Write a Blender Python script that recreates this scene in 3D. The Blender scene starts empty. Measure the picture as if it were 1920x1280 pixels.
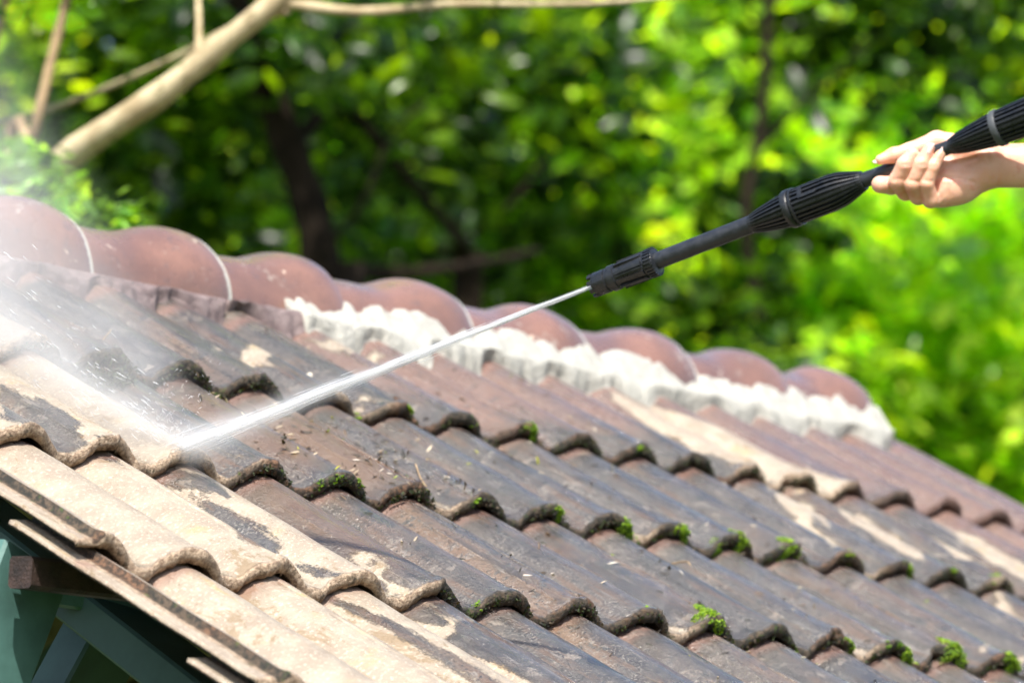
import bpy, math, random
import numpy as np
from mathutils import Vector, Matrix
random.seed(5)
rng = np.random.default_rng(11)
sc = bpy.context.scene
C = sc.collection

# ------------------------------------------------------------------ roof frame, camera, light
W = 0.15                      # roll pitch of the tiles
G = 2.2476 * W                # gauge of a course
PITCH = math.radians(28)
H = 3.3                       # height of the roof-frame origin above ground
CP, SP = math.cos(PITCH), math.sin(PITCH)
def r2w(x, y, z):             # roof frame (x along ridge, y up the slope, z off the tiles) -> world; works on arrays
    return (x, y * CP - z * SP, y * SP + z * CP + H)
RM = np.array([[0.6247436552168627, -0.6641668419037687, 0.41058223461483423],
               [0.12605848641136685, -0.43314001132833346, -0.8924679202011208],
               [0.7705871938135305, 0.6093210456729794, -0.1868776070824847]])
CR = np.array([-3.63993517, -3.23450146, 1.37558246])
ROT = np.array([[1, 0, 0], [0, CP, -SP], [0, SP, CP]])
RW = RM @ ROT.T               # camera axes in world
CW = ROT @ CR + np.array([0, 0, H])
FPX = 8000.0
def at(px, py, d):            # a point d metres in front of the lens plane
    v = np.array([(px - 960) / FPX * d, (py - 640) / FPX * d, d])
    return CW + RW.T @ v
def roof_pt(px, py, z=0.045): # ray against the plane z (roof frame) -> roof x, y
    d = RM.T @ np.array([(px - 960) / FPX, (py - 640) / FPX, 1.0])
    s = (z - CR[2]) / d[2]
    p = CR + s * d
    return p
cam_d = bpy.data.cameras.new('camera'); cam = bpy.data.objects.new('camera', cam_d); C.objects.link(cam)
cam_d.lens = 36 * FPX / 1920; cam_d.sensor_width = 36; cam_d.clip_end = 500; cam_d.clip_start = 0.1
M = Matrix(((RW[0][0], -RW[1][0], -RW[2][0], CW[0]), (RW[0][1], -RW[1][1], -RW[2][1], CW[1]), (RW[0][2], -RW[1][2], -RW[2][2], CW[2]), (0, 0, 0, 1)))
cam.matrix_world = M
cam_d.dof.use_dof = True; cam_d.dof.focus_distance = 5.4; cam_d.dof.aperture_fstop = 4.8
sc.camera = cam

SUN_EL, SUN_AZ = math.radians(54), math.radians(214)     # azimuth: direction the light comes from, from +X counter-clockwise
sd = Vector((math.cos(SUN_EL) * math.cos(SUN_AZ), math.cos(SUN_EL) * math.sin(SUN_AZ), math.sin(SUN_EL)))
sun_d = bpy.data.lights.new('sun', 'SUN'); sun = bpy.data.objects.new('sun', sun_d); C.objects.link(sun)
sun_d.energy = 4.2; sun_d.angle = math.radians(0.53); sun_d.color = (1.0, 0.95, 0.87)
sun.rotation_euler = sd.to_track_quat('Z', 'Y').to_euler(); sun.location = (0, 0, 30)
w = bpy.data.worlds.new('World'); sc.world = w; w.use_nodes = True
nt = w.node_tree; nt.nodes.clear()
sky = nt.nodes.new('ShaderNodeTexSky'); sky.sky_type = 'NISHITA'; sky.sun_disc = False
sky.sun_elevation = SUN_EL; sky.sun_rotation = math.radians(90) - SUN_AZ; sky.dust_density = 2.5; sky.air_density = 1.0
bg = nt.nodes.new('ShaderNodeBackground'); bg.inputs[1].default_value = 0.13
wo = nt.nodes.new('ShaderNodeOutputWorld'); nt.links.new(sky.outputs[0], bg.inputs[0]); nt.links.new(bg.outputs[0], wo.inputs[0])
sc.view_settings.view_transform = 'Standard'; sc.view_settings.look = 'None'; sc.view_settings.gamma = 1
sc.view_settings.exposure = 1.1
cy = sc.cycles
cy.use_denoising = True
try: cy.denoiser = 'OPENIMAGEDENOISE'
except Exception: pass
cy.max_bounces = 8; cy.diffuse_bounces = 3; cy.glossy_bounces = 3; cy.transmission_bounces = 5; cy.volume_bounces = 3
cy.volume_step_rate = 1.0; cy.volume_max_steps = 512; cy.sample_clamp_indirect = 6; cy.caustics_reflective = False; cy.caustics_refractive = False

# ------------------------------------------------------------------ helpers
def tag(o, label=None, cat=None, group=None, kind=None):
    if label: o['label'] = label
    if cat: o['category'] = cat
    if group: o['group'] = group
    if kind: o['kind'] = kind
    return o
def empty(name, loc=(0, 0, 0)):
    o = bpy.data.objects.new(name, None); C.objects.link(o); o.location = loc; o.empty_display_size = 0.1
    return o
def mesh_obj(name, verts, faces, mat, parent=None, loc=(0, 0, 0), smooth=True, attrs=None, mats=None, midx=None):
    """verts in world coordinates relative to loc + parent location"""
    me = bpy.data.meshes.new(name)
    verts = np.asarray(verts, dtype=float)
    if isinstance(faces, np.ndarray):
        n = len(faces); k = faces.shape[1]
        me.vertices.add(len(verts)); me.vertices.foreach_set('co', verts.ravel())
        me.loops.add(n * k); me.loops.foreach_set('vertex_index', faces.ravel().astype(np.int32))
        me.polygons.add(n); me.polygons.foreach_set('loop_start', np.arange(0, n * k, k, dtype=np.int32))
        me.update(calc_edges=True); me.validate()
    else:
        me.from_pydata([tuple(v) for v in verts], [], faces); me.update()
    if smooth: me.polygons.foreach_set('use_smooth', np.ones(len(me.polygons), dtype=bool))
    me.materials.append(mat)
    if attrs:
        for k_, a in attrs.items():
            a = np.asarray(a, dtype=np.float32)
            if a.ndim == 1:
                at_ = me.attributes.new(k_, 'FLOAT', 'POINT'); at_.data.foreach_set('value', a)
            else:
                at_ = me.attributes.new(k_, 'FLOAT_COLOR', 'POINT')
                at_.data.foreach_set('color', np.c_[a, np.ones(len(a))].astype(np.float32).ravel())
    o = bpy.data.objects.new(name, me); C.objects.link(o)
    o.location = loc
    if parent is not None: o.parent = parent
    return o
def tube(pts, rads, seg=12, cap=True):
    pts = [np.array(p, float) for p in pts]; n = len(pts)
    V = []; F = []
    ref = None
    for i, p in enumerate(pts):
        d = pts[min(i + 1, n - 1)] - pts[max(i - 1, 0)]; d /= np.linalg.norm(d) + 1e-12
        if ref is None:
            ref = np.cross(d, [0, 0, 1.0]);
            if np.linalg.norm(ref) < .1: ref = np.cross(d, [0, 1.0, 0])
        ref = ref - d * (ref @ d); ref /= np.linalg.norm(ref)
        b = np.cross(d, ref)
        for k in range(seg):
            a = 2 * math.pi * k / seg
            V.append(p + rads[i] * (math.cos(a) * ref + math.sin(a) * b))
    for i in range(n - 1):
        for k in range(seg):
            F.append((i * seg + k, i * seg + (k + 1) % seg, (i + 1) * seg + (k + 1) % seg, (i + 1) * seg + k))
    if cap:
        F.append(tuple(range(seg))[::-1]); F.append(tuple(range((n - 1) * seg, n * seg)))
    return V, F
def join(parts):
    V = []; F = []
    for v, f in parts:
        o = len(V); V += list(v); F += [tuple(i + o for i in q) for q in f]
    return V, F
def beam(p0, p1, wd, ht, up=(0, 0, 1), bev=0.004):
    p0 = np.array(p0, float); p1 = np.array(p1, float); d = p1 - p0; L = np.linalg.norm(d); d /= L
    s = np.cross(d, up); s /= np.linalg.norm(s); u = np.cross(s, d)
    V = []; F = []
    prof = [(-wd / 2 + bev, -ht / 2), (wd / 2 - bev, -ht / 2), (wd / 2, -ht / 2 + bev), (wd / 2, ht / 2 - bev), (wd / 2 - bev, ht / 2), (-wd / 2 + bev, ht / 2), (-wd / 2, ht / 2 - bev), (-wd / 2, -ht / 2 + bev)]
    for q in (p0, p1):
        for a, b in prof: V.append(q + s * a + u * b)
    for k in range(8): F.append((k, (k + 1) % 8, 8 + (k + 1) % 8, 8 + k))
    F.append(tuple(range(8))[::-1]); F.append(tuple(range(8, 16)))
    return V, F

class NT:
    def __init__(s, name):
        s.m = bpy.data.materials.new(name); s.m.use_nodes = True; s.t = s.m.node_tree; s.t.nodes.clear()
        s.out = s.t.nodes.new('ShaderNodeOutputMaterial')
    def n(s, ty, ins=None, **kw):
        nd = s.t.nodes.new(ty)
        for k, v in kw.items(): setattr(nd, k, v)
        for k, v in (ins or {}).items():
            if hasattr(v, 'is_output') or isinstance(v, bpy.types.NodeSocket): s.t.links.new(v, nd.inputs[k])
            else: nd.inputs[k].default_value = v
        return nd
    def math(s, op, a, b=0.0, c=None, clamp=False):
        ins = {0: a, 1: b}
        if c is not None: ins[2] = c
        nd = s.n('ShaderNodeMath', ins, operation=op); nd.use_clamp = clamp
        return nd.outputs[0]
    def noise(s, vec, scale, detail=4, rough=.5, dist=0.0):
        nd = s.n('ShaderNodeTexNoise', {'Scale': scale, 'Detail': detail, 'Roughness': rough, 'Distortion': dist})
        if vec is not None: s.t.links.new(vec, nd.inputs['Vector'])
        return nd.outputs['Fac']
    def ramp(s, fac, lo, hi, a=0.0, b=1.0):
        nd = s.n('ShaderNodeMapRange', {'Value': fac, 'From Min': lo, 'From Max': hi, 'To Min': a, 'To Max': b}); nd.interpolation_type = 'SMOOTHSTEP'
        return nd.outputs[0]
    def mix(s, f, a, b, mode='MIX'):
        nd = s.n('ShaderNodeMix', data_type='RGBA', blend_type=mode)
        for i, v in ((0, f), (6, a), (7, b)):
            if isinstance(v, bpy.types.NodeSocket): s.t.links.new(v, nd.inputs[i])
            else:
                if i and len(v) == 3: v = (*v, 1)
                nd.inputs[i].default_value = v
        return nd.outputs[2]
    def attr(s, name, out='Fac'):
        return s.n('ShaderNodeAttribute', attribute_name=name).outputs[out]
    def co(s, o='Object'):
        return s.n('ShaderNodeTexCoord').outputs[o]
    def pos(s):
        return s.n('ShaderNodeNewGeometry').outputs['Position']
    def scale(s, vec, v):
        nd = s.n('ShaderNodeMapping', {'Scale': v}); s.t.links.new(vec, nd.inputs[0]); return nd.outputs[0]
    def bump(s, h, strength=.5, dist=.002, normal=None):
        nd = s.n('ShaderNodeBump', {'Height': h, 'Strength': strength, 'Distance': dist})
        if normal is not None: s.t.links.new(normal, nd.inputs['Normal'])
        return nd.outputs[0]
    def bsdf(s, color, rough=.6, normal=None, **kw):
        b = s.n('ShaderNodeBsdfPrincipled')
        for k, v in {'Base Color': color, 'Roughness': rough, **kw}.items():
            if isinstance(v, bpy.types.NodeSocket): s.t.links.new(v, b.inputs[k])
            else:
                if k == 'Base Color' and len(v) == 3: v = (*v, 1)
                b.inputs[k].default_value = v
        if normal is not None: s.t.links.new(normal, b.inputs['Normal'])
        s.t.links.new(b.outputs[0], s.out.inputs[0]); return b
def simple(name, col, rough=.6, var=.25, scale=20, bump=.3, bdist=.002, **kw):
    n = NT(name); p = n.pos(); f = n.noise(p, scale, 6, .6)
    c = n.mix(n.ramp(f, .3, .7), tuple(x * (1 - var) for x in col), tuple(min(1, x * (1 + var)) for x in col))
    b = n.bsdf(c, rough, n.bump(n.noise(p, scale * 6, 5, .6), bump, bdist), **kw)
    if rough > .8: b.inputs['Specular IOR Level'].default_value = .12
    return n.m

# ------------------------------------------------------------------ materials
def tile_material():
    n = NT('tile_clay'); p = n.pos()
    clean_glint = n.attr('clean_glint'); terra = n.attr('terra'); nose = n.attr('nose'); fresh = n.attr('fresh'); tv = n.attr('tone')
    uv = n.n('ShaderNodeCombineXYZ', {0: n.attr('ru'), 1: n.attr('rv'), 2: 0.0}).outputs[0]   # roof metres: across, up the slope
    st = n.scale(uv, (1, .22, 1))                                                              # streaks down the slope
    edge = n.math('ADD', n.math('MULTIPLY', n.math('SUBTRACT', n.noise(st, 50, 6, .7), .5), .045), clean_glint)
    edge = n.math('ADD', n.math('MULTIPLY', n.math('SUBTRACT', n.noise(uv, 330, 4, .7), .5), .022), edge)
    cl = n.ramp(edge, -.003, .004)
    te = n.ramp(n.math('ADD', n.math('MULTIPLY', n.math('SUBTRACT', n.noise(st, 14, 5, .6), .5), .35), terra), -.04, .08)
    # cream clay the jet has uncovered
    cream = n.mix(n.ramp(n.noise(uv, 26, 6, .6), .35, .7), (.25, .20, .15), (.315, .27, .205))
    cream = n.mix(n.ramp(n.noise(st, 22, 5, .65), .60, .74), cream, (.36, .25, .12))
    cream = n.mix(n.ramp(n.noise(uv, 12, 6, .7), .56, .70), cream, (.33, .24, .12))
    cream = n.mix(n.ramp(n.noise(uv, 150, 5, .7), .61, .68), cream, (.17, .13, .08))
    cream = n.mix(n.ramp(n.noise(st, 40, 5, .7, .6), .66, .72), cream, (.12, .09, .05))
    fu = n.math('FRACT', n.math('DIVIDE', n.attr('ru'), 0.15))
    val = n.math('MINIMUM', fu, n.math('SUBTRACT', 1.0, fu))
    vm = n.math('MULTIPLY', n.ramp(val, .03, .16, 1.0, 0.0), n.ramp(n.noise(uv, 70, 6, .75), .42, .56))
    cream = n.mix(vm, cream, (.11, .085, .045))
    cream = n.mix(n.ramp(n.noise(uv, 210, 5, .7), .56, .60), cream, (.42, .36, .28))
    cream = n.mix(n.ramp(n.noise(n.scale(uv, (1, .5, 1)), 9, 7, .8, .8), .57, .62), cream, (.20, .145, .085))
    # wet grey-brown grime
    dirt = n.mix(n.ramp(n.noise(st, 12, 5, .6), .3, .7), (.030, .028, .026), (.066, .053, .042))
    dirt = n.mix(n.ramp(n.noise(st, 7, 4, .6, 1.0), .52, .7), dirt, (.115, .07, .04))
    dirt = n.mix(n.ramp(n.noise(uv, 30, 6, .75), .54, .60), dirt, (.032, .031, .026))
    dirt = n.mix(n.ramp(n.noise(uv, 17, 6, .8, .5), .57, .62), dirt, (.15, .125, .10))
    dirt = n.mix(n.math('MULTIPLY', n.ramp(n.noise(uv, 260, 4, .7), .56, .60), n.ramp(n.noise(st, 20, 5, .7), .44, .60, .12, 1.0)), dirt, (.20, .18, .15))  # pale grains painted in for wet glints
    dirt = n.mix(n.math('MULTIPLY', n.ramp(n.noise(n.scale(uv, (1, .10, 1)), 60, 5, .7), .52, .62), .8), dirt, (.085, .048, .026))
    dirt = n.mix(n.math('MULTIPLY', n.ramp(n.noise(n.scale(uv, (1, .07, 1)), 45, 5, .7), .55, .63), .65), dirt, (.016, .014, .011))
    dirt = n.mix(n.ramp(n.noise(uv, 170, 5, .75), .57, .60), dirt, (.010, .009, .008))
    dirt = n.mix(n.ramp(n.noise(n.scale(uv, (1, .08, 1)), 130, 3, .5), .62, .72), dirt, (.12, .105, .09))
    dirt = n.mix(tv, dirt, (.105, .058, .028), 'MIX')
    # unwashed terracotta
    ter = n.mix(n.ramp(n.noise(st, 9, 5, .6), .35, .68), (.10, .060, .050), (.135, .072, .048))
    ter = n.mix(n.ramp(n.noise(uv, 200, 5, .7), .57, .61), ter, (.24, .18, .15))
    ter = n.mix(n.ramp(n.noise(uv, 60, 5, .7), .56, .62), ter, (.075, .05, .042))
    dirt = n.mix(te, dirt, ter)
    col = n.mix(cl, dirt, cream)
    col = n.mix(n.math('MULTIPLY', fresh, n.ramp(n.noise(uv, 30, 4, .6), .25, .55)), col, (.19, .095, .07))
    # the broken mossy face of the tile end
    nf = n.mix(n.ramp(n.noise(p, 110, 5, .7), .42, .62), (.018, .017, .012), (.10, .07, .045))
    nf = n.mix(n.ramp(n.noise(p, 60, 4, .7), .58, .68), nf, (.05, .09, .012))
    nf = n.mix(n.ramp(n.noise(p, 7, 3, .5), .50, .60), nf, n.mix(n.ramp(n.noise(p, 120, 5, .7), .45, .6), (.04, .025, .015), (.17, .09, .05)))
    nf2 = n.mix(n.ramp(n.noise(p, 170, 5, .7), .38, .62), (.22, .15, .10), (.50, .38, .27))
    nf2 = n.mix(n.ramp(n.noise(p, 60, 5, .7), .56, .66), nf2, (.10, .075, .045))
    nf3 = n.mix(.75, ter, (.13, .075, .06))
    nfc = n.mix(n.ramp(clean_glint, -.03, .01), n.mix(te, nf, nf3), nf2)
    nm = n.ramp(n.math('ADD', nose, n.math('MULTIPLY', n.math('SUBTRACT', n.noise(p, 70, 5, .7), .5), .7)), .35, .6)
    col = n.mix(nm, col, nfc)
    wet = n.noise(st, 18, 4, .6)
    rg = n.ramp(wet, .35, .65, .12, .45)
    rough = n.n('ShaderNodeMix', {0: cl, 2: rg, 3: .5}, data_type='FLOAT').outputs[0]
    rough = n.n('ShaderNodeMix', {0: nm, 2: rough, 3: .7}, data_type='FLOAT').outputs[0]
    h = n.math('ADD', n.math('MULTIPLY', n.noise(uv, 260, 4, .6), n.ramp(n.noise(uv, 18, 3), .3, .65, .35, 1.2)), n.math('MULTIPLY', n.noise(p, 90, 6, .7), n.math('ADD', n.math('MULTIPLY', nm, 3.0), .5)))
    h = n.math('ADD', h, n.math('MULTIPLY', n.math('SUBTRACT', 1.0, cl), .55))
    bs = n.n('ShaderNodeMix', {0: cl, 2: .65, 3: .3}, data_type='FLOAT').outputs[0]
    nb = n.bump(h, .9, .003)
    b = n.bsdf(col, rough, nb)
    b.inputs['Coat Weight'].default_value = 0.0
    cw = n.n('ShaderNodeMix', {0: cl, 2: 1.0, 3: .25}, data_type='FLOAT').outputs[0]
    n.t.links.new(n.math('MULTIPLY', cw, n.math('SUBTRACT', 1.0, nm)), b.inputs['Coat Weight']); b.inputs['Coat Roughness'].default_value = .2; n.t.links.new(n.ramp(n.noise(st, 9, 4, .6), .4, .62, .1, .36), b.inputs['Coat Roughness'])
    n.t.links.new(n.bump(n.math('ADD', n.noise(uv, 230, 5, .75), n.math('MULTIPLY', n.noise(uv, 45, 4, .6), 1.4)), 1.0, .0042), b.inputs['Coat Normal'])
    return n.m
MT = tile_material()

def ridge_material():
    n = NT('ridge_clay'); p = n.pos()
    lime = n.attr('lime')
    c = n.mix(n.ramp(n.noise(p, 9, 5, .6), .35, .7), (.145, .078, .06), (.21, .11, .08))
    c = n.mix(n.ramp(n.noise(p, 40, 6, .7), .55, .75), c, (.11, .08, .075))
    c = n.mix(n.ramp(n.noise(p, 170, 5, .75), .60, .66), c, (.05, .035, .03))
    c = n.mix(n.ramp(n.noise(p, 22, 6, .75), .60, .68), c, (.30, .25, .21))
    sp = n.ramp(n.math('ADD', n.noise(p, 55, 4, .6), n.math('MULTIPLY', n.noise(p, 6, 3, .5), .5)), .97, 1.0)
    c = n.mix(sp, c, (.48, .38, .30))
    l = n.ramp(n.math('ADD', lime, n.math('MULTIPLY', n.math('SUBTRACT', n.noise(p, 90, 5, .7), .5), 1.0)), .45, .6)
    c = n.mix(l, c, (.46, .44, .37))
    r = n.ramp(n.noise(p, 15, 4), .3, .7, .22, .38)
    b = n.bsdf(c, r, n.bump(n.noise(p, 120, 5, .6), .35, .0015)); b.inputs['Coat Weight'].default_value = .6; b.inputs['Coat Roughness'].default_value = .25; n.t.links.new(n.bump(n.noise(p, 60, 4, .6), .4, .003), b.inputs['Coat Normal'])
    return n.m
MRIDGE = ridge_material()
def mortar_material(name, c0, c1, dark):
    n = NT(name); p = n.pos()
    c = n.mix(n.ramp(n.noise(p, 45, 6, .7), .3, .7), c0, c1)
    c = n.mix(n.ramp(n.noise(p, 70, 6, .8), .63, .70), c, dark)
    h = n.math('ADD', n.noise(p, 60, 8, .7), n.math('MULTIPLY', n.noise(p, 220, 4, .6), .4))
    n.bsdf(c, .85, n.bump(h, .8, .006)); return n.m
MMORT = mortar_material('lime_mortar', (.30, .295, .265), (.42, .41, .365), (.17, .15, .115))
MOLD = mortar_material('old_mortar', (.12, .085, .085), (.22, .17, .165), (.04, .028, .028))
def leaf_material(name, trans=.35, rough=.4):
    n = NT(name); col = n.attr('col', 'Color')
    b = n.n('ShaderNodeBsdfPrincipled', {'Base Color': col, 'Roughness': rough})
    t = n.n('ShaderNodeBsdfTranslucent', {'Color': n.mix(1.0, col, (2.7, 2.5, .3), 'MULTIPLY')})
    m = n.n('ShaderNodeMixShader', {0: trans, 1: b.outputs[0], 2: t.outputs[0]})
    n.t.links.new(m.outputs[0], n.out.inputs[0]); return n.m
MLEAF = leaf_material('leaf', .52, .33)
MMOSS = leaf_material('moss', .3, .7)
MBARK = simple('bark_dark', (.016, .011, .007), .9, .4, 12, .8, .01)
MBARKP = None
def pale_bark():
    n = NT('bark_pale'); p = n.pos()
    c = n.mix(n.ramp(n.noise(p, 14, 5, .6), .35, .65), (.33, .25, .14), (.52, .43, .27))
    c = n.mix(n.ramp(n.noise(p, 30, 5, .7), .56, .68), c, (.13, .11, .04))
    n.bsdf(c, .8, n.bump(n.noise(p, 60, 5, .7), .6, .004)); return n.m
MBARKP = pale_bark()
MSTEM = simple('bark_stem', (.34, .24, .14), .85, .3, 14, .5, .004)
MGREEN = simple('green_paint', (.065, .145, .13), .5, .3, 9, .3, .002)
MGREEND = simple('faded_green_paint', (.035, .075, .068), .55, .3, 9, .3, .002)
MRUST = simple('rusty_steel', (.03, .016, .012), .6, .6, 40, .8, .003)
MWOOD = simple('old_timber', (.12, .10, .06), .85, .35, 12, .5, .003)
MWALL = simple('plaster', (.45, .43, .36), .9, .12, 5, .4, .004)
MGROUND = simple('soil_and_grass', (.05, .075, .02), .95, .5, 1.2, .6, .03)
MHILL = simple('wooded_hill', (.010, .020, .005), .95, .6, .8, .8, .1)
MBACK = simple('tile_underside', (.20, .17, .085), .8, .35, 14, .4, .003)
MBITS = leaf_material('litter', .15, .6)

# ------------------------------------------------------------------ tiles
T = 0.0235       # rise of each course over the one below it
TH = 0.0135      # thickness of a tile
AMP = 0.033      # height of a roll
LAP = 1.38       # tile length in gauges
def prof(u):     # 0..1 height of the roll; u in rolls, 0 = valley
    f = np.mod(u, 1.0); s = np.clip((f - .10) / .80, 0, 1)
    return np.sin(np.pi * s) ** .85
def top_z(xr, yr):   # top surface of the front slope at roof x, y
    u = xr / W; v = yr / G; n = np.minimum(np.floor(v), 2)
    return TH + .004 + AMP * prof(u) - (v - n) * T
# patches the washing has uncovered, plus painted valley highlights: outlines in roof coordinates (rolls across, courses up)
def inside_sd(px_, py_, poly):
    P = np.array(poly, float) * np.array([W, G]); n = len(P)
    d = np.full(px_.shape, 1e9); ins = np.zeros(px_.shape, bool)
    for i in range(n):
        a = P[i]; b = P[(i + 1) % n]; e = b - a
        t = np.clip(((px_ - a[0]) * e[0] + (py_ - a[1]) * e[1]) / (e @ e + 1e-12), 0, 1)
        d = np.minimum(d, np.hypot(px_ - a[0] - t * e[0], py_ - a[1] - t * e[1]))
        c = ((a[1] > py_) != (b[1] > py_)) & (px_ < (b[0] - a[0]) * (py_ - a[1]) / (b[1] - a[1] + 1e-12) + a[0])
        ins ^= c
    return np.where(ins, d, -d)
CLEAN_GLINT = [#@CLEAN_GLINT@
    [(-2,-3),(3.5,-3),(3.25,-0.7),(3.1,-0.2),(3.0,0.02),(3.0,0.3),(2.98,0.98),(3.0,1.02),(3.0,1.2),(2.85,1.8),(2.6,2.0),(2.4,2.6),(-2,2.6)],
    [(3.19,0.35),(3.31,0.32),(3.37,0.24),(3.27,0.18),(3.18,0.17),(3.23,0.1),(3.21,0.04),(2.9,0.0),(2.66,0.0),(2.52,0.0),(3.13,0.27)],
    [(3.09,0.05),(3.38,-0.02),(3.37,-0.19),(3.29,-0.24),(2.58,-0.33),(2.45,-0.2)],
    [(5.53,2.35),(6.44,2.52),(7.17,2.64),(6.29,2.33),(6.16,2.41),(6.17,2.51)],
    [(5.43,2.3),(6.24,2.48),(6.37,2.25),(6.16,2.36)],
    [(6.4,2.0),(7.26,2.13),(7.33,2.02),(7.14,2.13)],
    [(6.48,2.0),(7.24,2.05),(7.09,2.09)],
    [(8.26,3.0),(8.34,2.89),(9.24,2.98),(8.31,2.74)],
    [(8.48,2.82),(9.32,2.95),(9.29,2.86),(8.34,2.71)],
    [(3.16,1.27),(3.3,1.13),(3.33,1.04),(3.25,1.1)],
    [(13.55,2.93),(14.19,3.0),(14.53,2.61),(15.23,2.39),(15.38,2.0),(15.25,1.99),(14.35,1.95),(13.25,2.02),(13.25,2.31)],
    [(13.47,3.0),(13.49,2.86),(13.44,2.5),(13.31,2.15),(13.19,2.24),(13.19,2.61),(13.29,2.88)],
    [(13.37,2.04),(14.25,2.09),(14.25,2.0),(13.4,1.83),(13.67,2.0)],
    [(13.4,1.8),(14.18,1.94),(13.28,1.47),(13.17,1.21),(12.36,1.06),(13.17,1.55)],
    [(14.26,1.91),(14.27,1.81),(13.42,1.44),(13.33,1.42),(13.43,1.6)],
    [(14.56,1.85),(15.26,1.86),(15.2,1.55),(14.31,1.11),(14.27,1.42),(14.33,1.62)],
    [(16.51,1.82),(17.3,1.84),(17.27,1.38),(16.28,1.08),(16.28,1.34)],
    [(16.02,2.0),(16.18,1.83),(16.21,1.38),(16.19,1.13),(15.3,1.24)],
    [(13.35,0.45),(12.51,0.1),(13.33,0.14),(13.27,0.11),(12.31,0.09)],
    [(15.46,1.0),(15.17,0.69),(14.38,0.47),(15.37,0.99)],
    [(5.95,1.02),(6.12,1.0),(6.1,1.12),(6.0,1.12)],  # from here on: pale highlights in valleys by the tile ends, coloured cream
    [(6.85,0.0),(7.15,0.0),(7.1,0.1),(6.95,0.1)],
    [(9.9,-0.0),(10.15,-0.0),(10.1,0.12),(10,0.14)],
    [(12.9,1.0),(13.1,1.0),(13.08,1.09),(13,1.11)],
    [(8.9,1.0),(9.15,1.0),(9.1,1.1)],
    [(13.9,0.0),(14.15,0.0),(14.1,0.1)],
    [(16.9,1.0),(17.2,1.0),(17.05,1.12)],
]
DIRTY = [#@DIRTY@
    [(1.28,1.57),(1.31,1.49),(1.41,1.26),(1.23,1.0),(1.08,1.01),(0.84,1.0),(0.41,1.0),(0.37,1.11)],
    [(1.26,1.06),(1.3,1.0),(1.57,1.0),(1.46,0.9),(1.42,0.95)],
    [(2.05,1.0),(2.34,0.98),(2.52,0.86),(2.37,0.71),(2.26,0.85)],
    [(2.22,0.81),(2.26,0.66),(2.26,0.42),(2.24,0.32),(1.54,0.11),(1.46,0.22),(2.13,0.61)],
    [(2.24,0.62),(2.29,0.53),(2.29,0.43)],
    [(2.18,0.19),(2.25,0.11),(2.27,0.0),(2.17,0.07)],
    [(3.27,0.28),(3.32,0.25),(3.25,0.24),(3.23,0.25)],
    [(3.14,0.17),(3.17,0.11),(3.14,0.1),(2.7,0.0)],
    [(3.15,0.0),(3.32,-0.05),(3.3,-0.17),(3.23,-0.19),(3.14,-0.09),(3.14,-0.01)],
    [(2.2,-0.02),(2.33,-0.24),(2.4,-0.71),(2.37,-0.89),(2.27,-0.86),(2.25,-0.51),(2.24,-0.23)],
    [(13.57,2.0),(14.24,2.08),(13.86,2.0)],
]
TERRA = [#@TERRA@
    [(15.0,3.6),(21,3.6),(21,1.95),(17.6,1.0),(16.6,1.97),(14.8,2.0),(13.8,2.9)],
    [(7.8,2.95),(8.3,2.2),(9.5,2.05),(11,2.2),(13.5,2.4),(15,2.7),(15,3.6),(9,3.6)],
    [(17.6,2),(21,2.0),(21,0.3),(19,0.5)],
]
BROWN = [#@BROWN@
    [(3.05,0.1),(3.95,0.1),(3.95,1.02),(3.05,1.0)],
    [(4.1,1.05),(5.8,1.0),(5.8,1.5),(5.5,2.0),(3.5,1.9)],
    [(6.3,1.2),(6.8,1.2),(6.8,2),(6.3,2)],
    [(4.3,0.1),(4.6,0.1),(4.7,0.9),(4.4,0.9)],
    [(6.4,0.0),(6.7,0.0),(6.7,0.8),(6.4,0.9)],
    [(3.4,-1.0),(3.9,-1.0),(3.9,-0.5),(3.4,-0.3)],
]
def fields(xr, yr):
    cl = np.full(xr.shape, -.2)
    for p in CLEAN_GLINT: cl = np.maximum(cl, inside_sd(xr, yr, p))
    for p in DIRTY: cl = np.minimum(cl, -inside_sd(xr, yr, p))
    te = np.full(xr.shape, -.5)
    for p in TERRA: te = np.maximum(te, inside_sd(xr, yr, p))
    br = np.full(xr.shape, -.5)
    for p in BROWN: br = np.maximum(br, inside_sd(xr, yr, p))
    return np.clip(cl, -.1, .1), np.clip(te, -.5, .5), np.clip(br / .05, 0, 1) * .85

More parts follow.
